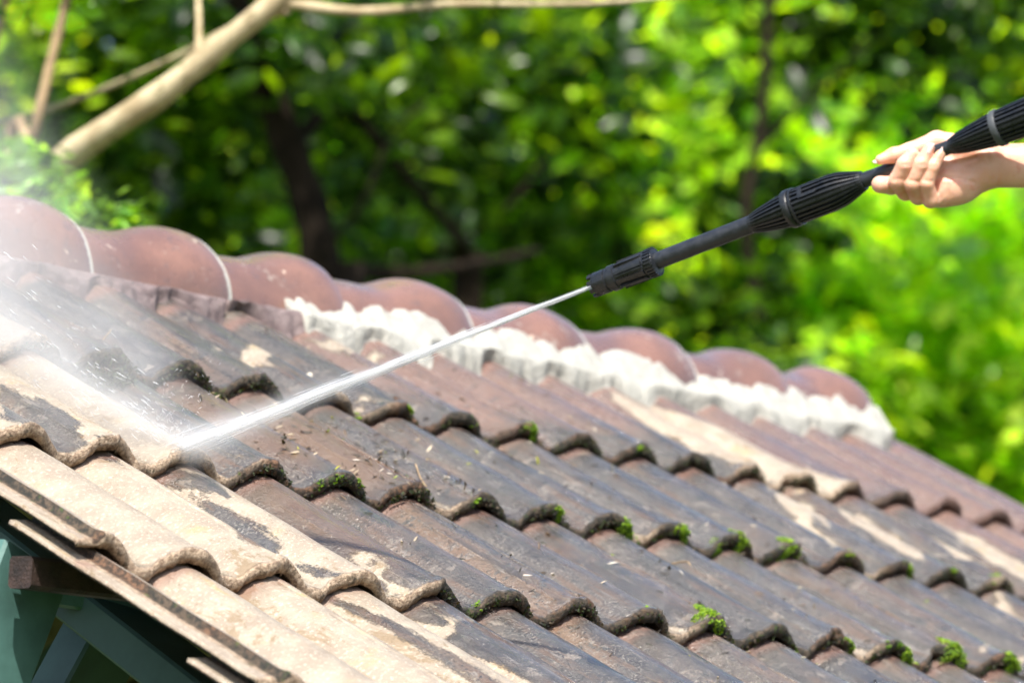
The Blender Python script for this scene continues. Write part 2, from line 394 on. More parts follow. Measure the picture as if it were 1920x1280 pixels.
def tile_mesh(col, n, jig):
    """one double-roll tile: col = tile column, n = course; returns verts (roof frame), faces, attributes"""
    u0 = 2 * col - .5; u1 = u0 + 2.0
    us = np.concatenate([[u0 - .24, u0 - .22, u0 - .015], np.linspace(u0, u1, 49), [u1 + .03, u1 + .055, u1 + .065]])
    L = LAP * G
    vs = np.concatenate([[0, .0025, .006, .012, .02], np.linspace(.028, L, 62)])
    nu, nv = len(us), len(vs)
    U, Vv = np.meshgrid(us, vs, indexing='ij')
    flange = (U < u0 - .005)
    over = (U > u1 + .001)
    z = TH + .004 + AMP * prof(U) - Vv / G * T
    z = np.where(flange, TH + .004 + AMP * .93 - .009 - Vv / G * T, z)
    z = np.where(flange & (U > u0 - .1), TH + .004 + AMP - .0085 - Vv / G * T, z)
    z = np.where(over, z + .0015, z)
    z = np.where(U > u1 + .06, z - .006, z)
    # rounded thick lip at the lower end
    lip = np.clip(1 - Vv / .022, 0, 1)
    z = z + .0035 * np.sin(lip * np.pi / 2) * (~flange) - .0035 * np.clip(1 - Vv / .006, 0, 1) ** 2
    yy = Vv.copy()
    # the side-lap flank sits back a little from the front edge; handmade edges wander
    back = np.where(U < u0 + .42, .010 * np.clip((u0 + .42 - U) / .1, 0, 1), 0)
    back = np.where(flange, .016, back)
    wob = .0022 * np.sin(U * 9 + jig) + .0018 * np.sin(U * 23 + 2 * jig) + .0012 * np.sin(U * 61 + jig) + .008 * np.clip(np.sin(U * 3.1 + jig * 5) - .93, 0, 1) / .07 * (np.sin(jig * 9) > .2)
    fade = np.clip(1 - Vv / .05, 0, 1)
    yy = yy + (back + wob) * fade
    z = z + .0005 * np.sin(Vv * 40 + jig * 3) + .0006 * np.sin(U * 13 + jig)
    thick = TH + .004 * np.clip(1 - Vv / .03, 0, 1)
    thick = np.where(flange, .007, thick)
    tz = z; bz = z - thick
    X = U * W; Y = yy + n * G
    # small crooked set of every tile
    a = (jig % 1 - .5) * .006; lift = ((jig * 7) % 1) * .0012; sh = (((jig * 3) % 1) - .5) * .008
    Y = Y + a * (U - u0) * .5 + sh
    tz = tz + lift; bz = bz + lift
    top = np.stack([X, Y, tz], -1).reshape(-1, 3); bot = np.stack([X, Y, bz], -1).reshape(-1, 3)
    # front face middle bulge row
    mid = np.stack([X[:, 0], Y[:, 0] - .0018, (tz[:, 0] + bz[:, 0]) / 2 + .001], -1)
    verts = np.concatenate([top, bot, mid]); N = nu * nv
    idx = np.arange(N).reshape(nu, nv)
    f1 = np.stack([idx[:-1, :-1], idx[1:, :-1], idx[1:, 1:], idx[:-1, 1:]], -1).reshape(-1, 4)
    f2 = f1[:, ::-1] + N
    m = 2 * N + np.arange(nu)
    ff1 = np.stack([m[:-1], m[1:], idx[1:, 0], idx[:-1, 0]], -1)
    ff2 = np.stack([idx[:-1, 0] + N, idx[1:, 0] + N, m[1:], m[:-1]], -1)
    fb = np.stack([idx[:-1, -1], idx[1:, -1], idx[1:, -1] + N, idx[:-1, -1] + N], -1)
    fl = np.stack([idx[0, :-1], idx[0, 1:], idx[0, 1:] + N, idx[0, :-1] + N], -1)
    fr = np.stack([idx[-1, 1:], idx[-1, :-1], idx[-1, :-1] + N, idx[-1, 1:] + N], -1)
    faces = np.concatenate([f1, f2, ff1, ff2, fb, fl, fr])
    vv = np.concatenate([Vv.ravel(), Vv.ravel(), np.zeros(nu)])
    nose = np.clip(1 - vv / .011, 0, 1); nose[N:] = 1.0
    nose[:N] *= .75
    if col == 0:
        ris = ((U > u0 - .02) & (U < u0 + .015)).ravel(); nose[:N][ris] = .9; ris = np.concatenate([ris, (U < u0 - .18).ravel(), np.zeros(nu, bool)]); nose[N:2 * N][ris[N:2 * N]] = .9
    else: ris = None
    fresh = np.clip(1 - np.abs(vv / G - 1.0) / .05, 0, 1) ** .5
    fresh[N:] = 0
    cl, te, br = fields(verts[:, 0], verts[:, 1])
    if ris is not None: cl[ris] = -.05
    tone = np.clip(br, 0, 1)
    return verts, faces, dict(clean_glint=cl, terra=te, nose=nose, fresh=fresh * .7, tone=tone, ru=verts[:, 0] + .001, rv=verts[:, 1])

house = empty('house', (1.5, 1.2, 0))
tag(house, 'house with a weathered terracotta tile roof, half washed cream, half dark grey and mossy', 'house')
HL = np.array([1.5, 1.2, 0.])
NCOL, COURSES = 10, (-2, -1, 0, 1, 2)
def place_roof(name, verts, faces, mat, attrs=None, origin=None, label=None, **kw):
    X, Y, Z = r2w(verts[:, 0], verts[:, 1], verts[:, 2]); Wv = np.stack([X, Y, Z], -1)
    o0 = np.array(r2w(*origin)) if origin is not None else Wv.mean(0)
    o = mesh_obj(name, Wv - o0, faces, mat, house, o0 - HL, attrs=attrs, **kw)
    if label: o['label'] = label
    return o
for n_ in COURSES:
    for c_ in range(NCOL):
        jig = (c_ * 1.37 + n_ * 2.11 + 5.3) % 6.28
        v, f, a = tile_mesh(c_, n_, jig)
        if n_ == 3:      # top course is cut short under the ridge
            yl = np.minimum(v[:, 1], 3.42 * G + (v[:, 1] - 3.42 * G) * .02); v[:, 1] = yl
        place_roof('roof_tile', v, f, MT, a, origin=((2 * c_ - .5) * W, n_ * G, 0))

# back slope, seen from inside through the open gable
VAP = 3.45
YA, ZA = r2w(0, VAP * G, 0)[1:]
def back_tile(length):
    us = np.linspace(0, 2.05, 34); vs = np.linspace(0, length, 12)
    U, Vv = np.meshgrid(us, vs, indexing='ij')
    z = TH + .004 + AMP * prof(U - .5) - Vv / G * T
    N = U.size; idx = np.arange(N).reshape(U.shape)
    top = np.stack([U * W, Vv, z], -1).reshape(-1, 3); bot = top - [0, 0, TH]
    f1 = np.stack([idx[:-1, :-1], idx[1:, :-1], idx[1:, 1:], idx[:-1, 1:]], -1).reshape(-1, 4)
    rim = [idx[:, 0], idx[:, -1], idx[0, :], idx[-1, :]]
    fs = [f1, f1[:, ::-1] + N]
    for r_ in rim: fs.append(np.stack([r_[:-1], r_[1:], r_[1:] + N, r_[:-1] + N], -1))
    v = np.concatenate([top, bot])
    # down the back: world y grows away from the ridge
    out = np.stack([v[:, 0], -(v[:, 1]) * CP + v[:, 2] * SP, v[:, 1] * SP + v[:, 2] * CP], -1)
    return out, np.concatenate(fs)
for k_, ln in ((.95, .9 * G), (1.95, LAP * G), (2.95, LAP * G), (3.95, LAP * G), (4.95, LAP * G)):
    if k_ < 2: bv, bf = back_tile(ln); b0 = None
    for c_ in range(NCOL):
        loc = np.array([(2 * c_ - .5) * W, YA + k_ * G * CP, ZA - k_ * G * SP]) - HL
        if b0 is None: b0 = mesh_obj('roof_tile', bv, bf, MBACK, house, loc)
        else:
            o = b0.copy(); C.objects.link(o); o.parent = house; o.location = loc

# ------------------------------------------------------------------ ridge tiles
RZ = -0.024
def ridge_tile(x0, x1, jig):
    L = x1 - x0 + .05
    ss = np.concatenate([np.linspace(0, .8, 16), np.linspace(.83, .985, 14), [.993, 1.0]])
    th = np.linspace(math.radians(-3), math.radians(183), 49)
    S, A_ = np.meshgrid(ss, th, indexing='ij')
    r = .093 + .003 * S + .021 * np.clip((S - .52) / .32, 0, 1) ** 2 * (3 - 2 * np.clip((S - .52) / .32, 0, 1))
    r = r - .007 * np.clip((S - .86) / .14, 0, 1) ** 2
    r = r + .0008 * np.sin(A_ * 7 + jig) + .0008 * np.sin(S * 14 + jig)
    # the rim leans: its foot reaches further forward than its crown
    X = x0 - .05 + S * L + .015 * (1 - np.sin(np.clip(A_, 0, np.pi))) * np.clip((S - .5) / .5, 0, 1)
    sink = .006 * (1 - S)
    Yw = YA - r * np.cos(A_); Zw = ZA + RZ + r * np.sin(A_) - sink
    t = .012
    ri = r - t
    top = np.stack([X, Yw, Zw], -1).reshape(-1, 3)
    bot = np.stack([X, YA - ri * np.cos(A_), ZA + RZ + ri * np.sin(A_) - sink], -1).reshape(-1, 3)
    N = S.size; idx = np.arange(N).reshape(S.shape)
    f1 = np.stack([idx[:-1, :-1], idx[:-1, 1:], idx[1:, 1:], idx[1:, :-1]], -1).reshape(-1, 4)
    fs = [f1, f1[:, ::-1] + N]
    for r_ in (idx[0, :], idx[-1, :][::-1], idx[:, 0][::-1], idx[:, -1]): fs.append(np.stack([r_[:-1], r_[1:], r_[1:] + N, r_[:-1] + N], -1))
    lime = np.clip((S - .955) / .03, 0, 1).ravel(); lime = np.concatenate([lime, np.ones(N) * (S.ravel() > .985)])
    return np.concatenate([top, bot]), np.concatenate(fs), lime
RN = [1.55, 3.45, 5.35, 7.36, 9.16, 11.35, 13.42, 15.45, 17.38, 19.2]
prev = -.5
for k, e in enumerate(RN):
    v, f, lime = ridge_tile(prev * W, e * W, k * 1.7)
    lime = lime * .72
    if k == 4 or k == 8 or k == 9: lime = lime * .55
    o0 = np.array([prev * W, YA, ZA]); mesh_obj('ridge_tile', v - o0, f, MRIDGE, house, o0 - HL, attrs=dict(lime=lime))
    prev = e

# mortar bedding under the ridge tiles
def hash_noise(x, seed=0):
    x = np.asarray(x, float); i = np.floor(x); f = x - i; f = f * f * (3 - 2 * f)
    h = lambda k: np.mod(np.sin(k * 127.1 + seed * 311.7) * 43758.5453, 1.0)
    return h(i) * (1 - f) + h(i + 1) * f
def fbm(x, seed=0): return .5 * hash_noise(x, seed) + .28 * hash_noise(x * 2.3, seed + 1) + .15 * hash_noise(x * 5.1, seed + 2) + .07 * hash_noise(x * 11, seed + 3)
def noise2(x, y, seed=0):
    return fbm(x * 1.0 + 3.7 * fbm(y * .8, seed + 5), seed) * .5 + fbm(y * 1.3 + 2.9 * fbm(x * .7, seed + 9), seed + 2) * .5
def mortar(name, u0, u1, lo, amax, mat, seed, bulge=.012, label=None, ns=.010, rad=.112):
    """a lumpy band: its top climbs the flank of the ridge tiles by amax degrees, its foot runs out over the rolls"""
    us = np.arange(u0, u1, .03); ts = np.linspace(0, 1, 34)
    U, Tt = np.meshgrid(us, ts, indexing='ij')
    low = lo + .11 * (fbm(U * 1.7, seed) - .5) * 2 * .8 + .035 * (fbm(U * 5, seed + 4) - .5) * 2 + .08 * prof(U)
    X = U * W
    am = np.radians(amax * (.15 + 1.6 * fbm(U * 2.3, seed + 2)) + 6 * (fbm(U * 5, seed + 7) - .5))
    a = am * (1 - Tt / .4); ca = np.clip(Tt / .4, 0, 1)
    nn = (noise2(U * 2.2 + Tt * 1.3, Tt * 3.1 + U * .7, seed) - .5) * 2; n2 = (noise2(U * 13 + Tt * 5, Tt * 9 - U * 4, seed + 3) - .5) * 2
    rr = rad - .022 * np.clip(1 - Tt / .10, 0, 1) + ns * .6 * nn
    rr = rr + .024 * ca ** 2.2
    yc = YA - rr * np.cos(a); zc = ZA + RZ + rr * np.sin(a)
    y0 = YA - rad - .024; z0 = ZA + RZ
    k = np.clip((Tt - .4) / .6, 0, 1)
    yl = low * G; zl = top_z(X, yl); yw = yl * CP - zl * SP; zw = yl * SP + zl * CP + H
    yb = y0 + (yw - y0) * k; zb = z0 + (zw - z0) * k
    # keep above the tiles
    yr = (yb * CP + (zb - H) * SP); zr = -yb * SP + (zb - H) * CP
    zr = np.maximum(zr, top_z(X, yr) + .002) + bulge * np.sin(np.pi * np.clip(k + .12, 0, 1)) + ns * nn * (1 - k) + .0016 * n2 * np.clip((1 - k) * 4, 0, 1)
    zr = np.where(k > .95, top_z(X, yr) - .004, zr)
    yb = yr * CP - zr * SP; zb = yr * SP + zr * CP + H
    Yw = np.where(Tt < .4, yc, yb); Zw = np.where(Tt < .4, zc + bulge * np.sin(np.pi * .12) * CP * ca ** 2, zb)
    v = np.stack([X, Yw, Zw], -1).reshape(-1, 3); N = len(v); idx = np.arange(N).reshape(U.shape)
    bot = v + np.array([0, .018, -.016])
    f1 = np.stack([idx[:-1, :-1], idx[:-1, 1:], idx[1:, 1:], idx[1:, :-1]], -1).reshape(-1, 4)[:, ::-1]
    fs = [f1, f1[:, ::-1] + N]
    for r_ in (idx[0, :], idx[-1, :], idx[:, 0], idx[:, -1]): fs.append(np.stack([r_[:-1], r_[1:], r_[1:] + N, r_[:-1] + N], -1))
    vv = np.concatenate([v, bot]); o0 = v.mean(0)
    o = mesh_obj(name, vv - o0, np.concatenate(fs), mat, house, o0 - HL)
    if label: o['label'] = label
    return o
mortar('mortar_bedding', 8.35, 19.3, 2.92, 27, MMORT, 3, ns=.006, bulge=.010, label='fresh white lime mortar under the ridge tiles')
mortar('mortar_bedding', 3.0, 7.25, 2.98, 3, MOLD, 8, bulge=.008, rad=.100, label='old grey crumbling mortar under the ridge tiles')
mortar('mortar_bedding', 7.33, 8.6, 2.98, 3, MOLD, 12, bulge=.008, rad=.100, label='old grey crumbling mortar beside the white mortar')

# ------------------------------------------------------------------ timber and steel under the verge
def add(name, vf, mat, parent, label=None, smooth=False):
    V, F = vf; V = np.array(V); o0 = V.mean(0); base = np.array(parent.location) if parent is not None else np.zeros(3)
    o = mesh_obj(name, V - o0, F, mat, parent, o0 - base, smooth=smooth)
    if label: o['label'] = label
    return o
def rp(u, v, z): return np.array(r2w(u * W, v * G, z))
add('purlin', beam(at(38, 1072, 5.02), at(38, 1072, 5.02) + np.array([3.0, 0, 0]), .038, .038), MRUST, house, 'rusty dark steel purlin whose end sticks out under the verge')
for u in (1.2, 6, 11, 16, 19):
    add('rafter', beam(rp(u, -2.2, -.13), rp(u, 3.4, -.13), .05, .09, up=(1, 0, 0)), MGREEND, house)
    y_ = 4.2 * G
    add('rafter', beam((u * W, YA + .01, ZA - .16), (u * W, YA + y_ * CP, ZA - .16 - y_ * SP), .05, .09, up=(1, 0, 0)), MGREEND, house)
add('ridge_beam', beam((-.05, YA, ZA - .22), (2.9, YA, ZA - .22), .05, .14), MGREEND, house)
for v_ in (-1.2, 2.0):
    add('purlin', beam(rp(.3, v_, -.075), rp(19.2, v_, -.075), .035, .035), MRUST, house)
# green boards of the gable
def board(name, p, q, wd, th, mat, label=None):
    add(name, beam(p, q, wd, th, up=(1, 0, 0)), mat, house, label)
board('gable_board', at(45, 1050, 5.12), at(-60, 1330, 5.05), .05, .12, MGREEN, 'bright green painted gable board')
board('gable_beam', at(20, 1085, 5.25), at(330, 1130, 5.35), .05, .035, MGREEN, 'green painted beam below the rusty purlin')
board('gable_brace', at(255, 1080, 5.5), at(120, 1330, 5.45), .06, .10, MGREEND, 'dark teal diagonal brace under the roof')
# walls of the house below
add('wall', beam((.5, -.15, 1.05), (2.7, -.15, 1.05), .15, 2.1), MWALL, house)
add('wall', beam((.5, 2.0, 1.05), (2.7, 2.0, 1.05), .15, 2.1), MWALL, house)
add('wall', beam((.58, -.07, 1.05), (.58, 1.92, 1.05), .15, 2.1), MWALL, house)
add('wall', beam((2.62, -.07, 1.05), (2.62, 1.92, 1.05), .15, 2.1), MWALL, house)

# ------------------------------------------------------------------ spray lance, straight through the air in line with its jet
def invd(px): return 1.0 / (.1835 + (px - 345) * (.1930 - .1835) / (1113 - 345))
def axis(px, off=0.0):                      # a point on the lance's axis
    return at(px, 490 - .389 * (px - 1230) + off, invd(px))
A0, A1 = axis(1114), axis(2500)
ADIR = (A1 - A0) / np.linalg.norm(A1 - A0)
ASIDE = np.cross(ADIR, [0, 0, 1.0]); ASIDE /= np.linalg.norm(ASIDE); AUP = np.cross(ASIDE, ADIR)
def apos(px): return (axis(px) - A0) @ ADIR
def lathe(prof_, seg=72, mod=None):
    """prof_: list of (distance along the lance, radius); mod(i, angle) scales the radius"""
    V = []; F = []
    for i, (s, r) in enumerate(prof_):
        for k in range(seg):
            a = 2 * math.pi * k / seg
            rr = r * (mod(i, a) if mod else 1)
            V.append(A0 + ADIR * s + rr * (math.cos(a) * AUP + math.sin(a) * ASIDE))
    for i in range(len(prof_) - 1):
        for k in range(seg): F.append((i * seg + k, i * seg + (k + 1) % seg, (i + 1) * seg + (k + 1) % seg, (i + 1) * seg + k))
    F.append(tuple(range(seg))[::-1]); F.append(tuple(range((len(prof_) - 1) * seg, len(prof_) * seg)))
    return V, F
def rpx(px, r): return r * invd(px) / FPX
def plastic(name, c, rough, bump=.25):
    n = NT(name); p = n.pos()
    cc = n.mix(n.ramp(n.noise(p, 60, 6, .7), .4, .7), c, tuple(x * 1.7 for x in c))
    r = n.ramp(n.noise(p, 120, 5, .7), .35, .65, rough - .08, rough + .12)
    n.bsdf(cc, r, n.bump(n.noise(p, 700, 4, .6), bump, .0006)); return n.m
MPL = plastic('black_plastic', (.008, .009, .011), .34)
MPL2 = plastic('worn_tube', (.012, .014, .018), .42)
lance = empty('spray_lance', tuple(A0))
tag(lance, 'black plastic pressure washer lance held in the right hand, its nozzle pointing down left', 'spray lance')
def ladd(name, vf, mat, label=None, smooth=True):
    V, F = vf; o = mesh_obj(name, np.array(V) - A0, F, mat, lance, (0, 0, 0), smooth=smooth)
    md = o.modifiers.new('edge', 'EDGE_SPLIT'); md.split_angle = math.radians(38)
    if label: o['label'] = label
    return o
# tube all along
ladd('tube', lathe([(apos(1225), rpx(1225, 16)), (apos(1300), rpx(1300, 16.5)), (apos(1420), rpx(1420, 17)), (apos(1640), rpx(1640, 14.5)), (apos(1790), rpx(1790, 13.5))], 40), MPL2)
# nozzle head
def npf(a, b): return [(apos(a), rpx(a, b))]
nz = npf(1116, 17) + npf(1116.5, 21) + npf(1120, 22.5) + npf(1140, 23) + npf(1141, 21) + npf(1146, 21) + npf(1147, 25) + npf(1158, 25) + npf(1159, 23) + npf(1172, 24) + npf(1212, 26.5) + npf(1213, 24) + npf(1216, 24)
def nzmod(i, a):
    if 9 <= i <= 10: return 1 + .045 * (1 if math.sin(a * 9) > .1 else -1)
    if 1 <= i <= 2: return 1 + .02 * (1 if math.sin(a * 8) > 0 else -1)
    return 1
noz = ladd('nozzle', lathe(nz, 144, nzmod), MPL)
def teeth(px0, px1, r0, r1, n, duty=.5, seg_r=None):
    parts = []
    for k in range(n):
        a0 = 2 * math.pi * k / n; a1 = a0 + 2 * math.pi / n * duty
        V = []
        for s in (apos(px0), apos(px1)):
            for r in (rpx(px0, r0), rpx(px0, r1)):
                for a in (a0, a1): V.append(A0 + ADIR * s + r * (math.cos(a) * AUP + math.sin(a) * ASIDE))
        F = [(0, 1, 3, 2), (4, 6, 7, 5), (0, 4, 5, 1), (2, 3, 7, 6), (0, 2, 6, 4), (1, 5, 7, 3)]
        parts.append((V, F))
    return join(parts)
o = ladd('castellated_rim', teeth(1111, 1119, 18.5, 23.2, 9, .55), MPL, smooth=False)
o = ladd('toothed_collar', join([lathe(npf(1217, 22) + npf(1218, 25.5) + npf(1228, 26.5) + npf(1231, 24) + npf(1233, 17), 72), teeth(1217.5, 1231, 24, 28.5, 26, .5)]), MPL, 'ring of small square teeth behind the nozzle', smooth=False)
# long ribs and windows of the nozzle body
o = ladd('rib', teeth(1163, 1211, 23, 28, 7, .12), MPL, smooth=False)
# ribbed grip sleeves: deep flutes that follow a swollen spindle
def grip(keys, nfl, depth, px_in, px_out):
    pr = []
    P_ = np.array(keys, float); xs = np.arange(P_[0, 0], P_[-1, 0] + .1, 4.0)
    rr = np.interp(xs, P_[:, 0], P_[:, 1])
    for _ in range(2): rr[1:-1] = (rr[:-2] + 2 * rr[1:-1] + rr[2:]) / 4
    pr = [(apos(x), rpx(x, r)) for x, r in zip(xs, rr)]
    def mod(i, a):
        d = depth
        for e in (px_in, px_out): pass
        d *= min(1, max(0, (xs[i] - P_[0, 0]) / 16)) * min(1, max(0, (P_[-1, 0] - xs[i]) / 16))
        ph = (a * nfl / (2 * math.pi)) % 1
        return 1 - d * (1 if ph < .42 else 0)
    return lathe(pr, nfl * 10, mod)
g1 = ladd('grip_sleeve', grip([(1408, 17), (1430, 24), (1458, 30), (1482, 34), (1560, 35.5), (1580, 33), (1605, 24), (1622, 17.5)], 22, .17, 0, 0), MPL)
r1 = ladd('grip_ring', lathe(npf(1478, 30) + npf(1478.5, 36) + npf(1481, 37) + npf(1488, 37.3) + npf(1490, 36) + npf(1490.5, 33) + npf(1493, 33) + npf(1493.5, 36.5) + npf(1497, 36.5) + npf(1498, 30), 72), MPL)
# small recessed slot and clip on the sleeve
def pad(px0, px1, a0, a1, r0, r1):
    V = []
    for s, px in ((apos(px0), px0), (apos(px1), px1)):
        for r in (rpx(px, r0), rpx(px, r1)):
            for k in range(6):
                a = a0 + (a1 - a0) * k / 5; V.append(A0 + ADIR * s + r * (math.cos(a) * AUP + math.sin(a) * ASIDE))
    F = []
    for k in range(5):
        F += [(k, k + 1, 13 + k, 12 + k), (6 + k, 18 + k, 19 + k, 7 + k), (k, 6 + k, 7 + k, k + 1), (12 + k, 13 + k, 19 + k, 18 + k)]
    F += [(0, 12, 18, 6), (5, 11, 23, 17)]
    return V, F
SA = math.copysign(1, (ASIDE @ RW[2]) * -1)          # which way round faces the lens
ladd('clip', join([pad(1512, 1520, SA * .85, SA * 1.5, 31, 38.2), pad(1520, 1545, SA * 1.35, SA * 1.5, 31, 38.2), pad(1520, 1552, SA * .85, SA * .95, 31, 38)]), MPL)
g2 = ladd('grip_sleeve', grip([(1782, 15), (1800, 21), (1830, 27), (1868, 33), (1960, 38), (2040, 38), (2070, 26)], 22, .17, 0, 0), MPL)
r2 = ladd('grip_ring', lathe(npf(1866, 30) + npf(1866.5, 34.5) + npf(1868, 35.2) + npf(1876, 36) + npf(1878, 35) + npf(1879, 30), 72), simple('grey_plastic', (.05, .055, .06), .5, .1))
ladd('tube', lathe(npf(2060, 17) + npf(2400, 17), 40), MPL2)

# ------------------------------------------------------------------ the hand and forearm
HD = invd(1740)                         # distance of the gripping hand
HK = HD / FPX / 5.333                   # metres for one unit of the hand drawing
HX, HY, HZ = RW[0], -RW[1], -RW[2]
HO = at(1580, 180, HD)
# depth of the lance axis in hand units at x
def hand_w(P): P = np.atleast_2d(P); return HO + (P[:, :1] * HX - P[:, 1:2] * HY + P[:, 2:3] * HZ) * HK
def lz(x):                              # hand z of the lance axis at drawing x
    px = 1580 + x / 5.333; return (HD - invd(px)) / HK
def cone_sdf(P, a, b, ra, rb):
    a = np.array(a, float); b = np.array(b, float); ba = b - a; L2 = ba @ ba
    t = np.clip(((P - a) @ ba) / L2, 0, 1)
    q = P - a - t[..., None] * ba
    return np.sqrt((q * q).sum(-1)) - (ra + (rb - ra) * t)
def ell_sdf(P, c, r, ax=None):
    q = P - np.array(c, float)
    if ax is not None: q = q @ np.array(ax).T
    r = np.array(r, float); k0 = np.sqrt(((q / r) ** 2).sum(-1)); k1 = np.sqrt(((q / r ** 2) ** 2).sum(-1)) + 1e-9
    return k0 * (k0 - 1) / k1
def smin(a, b, k):
    h = np.clip(.5 + .5 * (b - a) / k, 0, 1); return b * (1 - h) + a * h - k * h * (1 - h)
def chain(P, pts, rad, k=22):
    d = None
    for i in range(len(pts) - 1):
        c = cone_sdf(P, pts[i], pts[i + 1], rad[i], rad[i + 1]); d = c if d is None else smin(d, c, k)
    return d

Z0 = 0.0
WR0, WR1 = (1500, 640, -150), (4050, 615, -335)
WR2, WR3 = (1480, 760, -120), (4050, 745, -300)
PALM = [((1480, 640, -140), 165, (1080, 500, -215), 135),      # thenar side
        ((1430, 760, -130), 165, (1010, 985, -95), 125),       # heel of the palm
        ((1400, 700, -160), 150, (930, 700, -250), 120),
        ((1400, 720, -150), 150, (880, 860, -190), 115)]
HYPO = ((1120, 900, -85), (260, 190, 135))
CREASES = [((790, 850, 165), (868, 862, 165), 6, 9), ((640, 850, 150), (735, 862, 150), 6, 9), ((480, 845, 110), (590, 830, 110), 6, 9), ((850, 700, 195), (935, 720, 195), 5, 7), ((730, 690, 205), (815, 705, 200), 5, 7), ((565, 690, 180), (655, 700, 180), 5, 7), ((1440, 560, 20), (1500, 860, 20), 7, 8), ((930, 800, 20), (1300, 860, 10), 9, 16), ((960, 715, 0), (1320, 620, -20), 10, 18), ((1010, 1090, 20), (1060, 1000, 60), 9, 12), ((960, 1040, 30), (1040, 960, 60), 8, 9)]
THUMB = ([(1180, 500, -190), (960, 445, -190), (690, 545, -150), (520, 590, -115), (385, 635, -95)], [125, 103, 84, 76, 52])
FINGERS = [
    ([(930, 770, -260), (680, 850, -215), (500, 890, -120), (378, 885, -45)], [105, 96, 92, 88], 260),
    ([(900, 880, -210), (640, 950, -120), (545, 850, 30), (610, 690, 100), (690, 585, 98)], [105, 92, 88, 80, 66], 230),
    ([(930, 960, -160), (760, 1000, -60), (690, 885, 72), (775, 690, 122), (853, 530, 112)], [100, 86, 82, 76, 58], 210),
    ([(980, 1010, -110), (880, 1040, 0), (828, 880, 92), (890, 710, 118), (985, 560, 98)], [96, 80, 76, 68, 50], 190),
]
NAILS = [((893, 492, 158), (.42, -.85, -.1), (.55, .25, .8), 105, 36),
         ((1018, 508, 128), (.5, -.85, -.12), (.55, .25, .8), 118, 33),
         ((316, 655, -92), (-.92, .33, .1), (-.15, -.75, .5), 110, 36)]

def hand_sdf(P):
    d = smin(cone_sdf(P, WR0, WR1, 165, 215), cone_sdf(P, WR2, WR3, 150, 205), 90)       # forearm: two bones' worth of width
    palm = ell_sdf(P, (1160, 800, -120), (330, 225, 105))
    d = smin(d, palm, 90)
    for a, ra, b, rb in PALM:
        d = smin(d, cone_sdf(P, a, b, ra, rb), 60)
    d = smin(d, ell_sdf(P, *HYPO), 60)
    th = chain(P, THUMB[0], THUMB[1], 35)
    d = smin(d, th, 30)
    for f in FINGERS:
        fd = chain(P, f[0], f[1], 24)
        fd = smin(fd, chain(P, [f[0][0], f[0][1]], [f[1][0], f[1][1]]), 10)
        base = f[2]
        # fuse to the palm near the root only; elsewhere fingers stay apart
        dist = np.sqrt(((P - np.array(f[0][0], float)) ** 2).sum(-1))
        kk = np.clip(60 * (1 - dist / base), 6, 60)
        h = np.clip(.5 + .5 * (fd - d) / kk, 0, 1); d = fd * (1 - h) + d * h - kk * h * (1 - h)
    for a, b, r, dep in CREASES:
        c = cone_sdf(P, a, b, r, r); d = d + dep * np.exp(-np.clip(c + r, 0, None) ** 2 / (2 * (r * 2.2) ** 2))
    return d
def surface_nets(fn, lo, hi, st):
    xs = [np.arange(l, h, st) for l, h in zip(lo, hi)]
    S = np.empty([len(x) for x in xs], np.float32)
    for i0 in range(0, len(xs[0]), 16):
        g = np.stack(np.meshgrid(xs[0][i0:i0 + 16], xs[1], xs[2], indexing='ij'), -1); S[i0:i0 + 16] = fn(g)
    neg = S < 0
    c = np.zeros([n - 1 for n in S.shape], np.int8)
    for dx in (0, 1):
        for dy in (0, 1):
            for dz in (0, 1): c += neg[dx:dx + c.shape[0], dy:dy + c.shape[1], dz:dz + c.shape[2]]
    act = (c > 0) & (c < 8); I = np.argwhere(act); vid = -np.ones(c.shape, np.int64); vid[act] = np.arange(len(I))
    acc = np.zeros((len(I), 3)); cnt = np.zeros(len(I))
    cor = [(x, y, z) for x in (0, 1) for y in (0, 1) for z in (0, 1)]
    for a in cor:
        for b in cor:
            if sum(abs(a[i] - b[i]) for i in range(3)) == 1 and a < b:
                sa = S[I[:, 0] + a[0], I[:, 1] + a[1], I[:, 2] + a[2]]; sb = S[I[:, 0] + b[0], I[:, 1] + b[1], I[:, 2] + b[2]]
                m = (sa < 0) != (sb < 0); t = np.where(m, sa / (sa - sb + 1e-12), 0)
                acc += np.where(m[:, None], np.array(a) + t[:, None] * (np.array(b) - np.array(a)), 0); cnt += m
    V = np.array([x[0] for x in xs]) + (I + acc / cnt[:, None]) * st
    F = []
    for ax in range(3):
        sl0 = [slice(None)] * 3; sl1 = [slice(None)] * 3; sl0[ax] = slice(0, -1); sl1[ax] = slice(1, None)
        ch = neg[tuple(sl0)] != neg[tuple(sl1)]; E_ = np.argwhere(ch)
        b, c2 = [(1, 2), (2, 0), (0, 1)][ax]
        ok = (E_[:, b] > 0) & (E_[:, c2] > 0) & (E_[:, b] < S.shape[b] - 1) & (E_[:, c2] < S.shape[c2] - 1); E_ = E_[ok]
        def cell(db, dc):
            q = E_.copy(); q[:, b] -= db; q[:, c2] -= dc; return vid[q[:, 0], q[:, 1], q[:, 2]]
        quad = np.stack([cell(1, 1), cell(0, 1), cell(0, 0), cell(1, 0)], -1)
        fl = ~neg[E_[:, 0], E_[:, 1], E_[:, 2]]
        quad[fl] = quad[fl][:, ::-1]; F.append(quad)
    return V, np.concatenate(F)
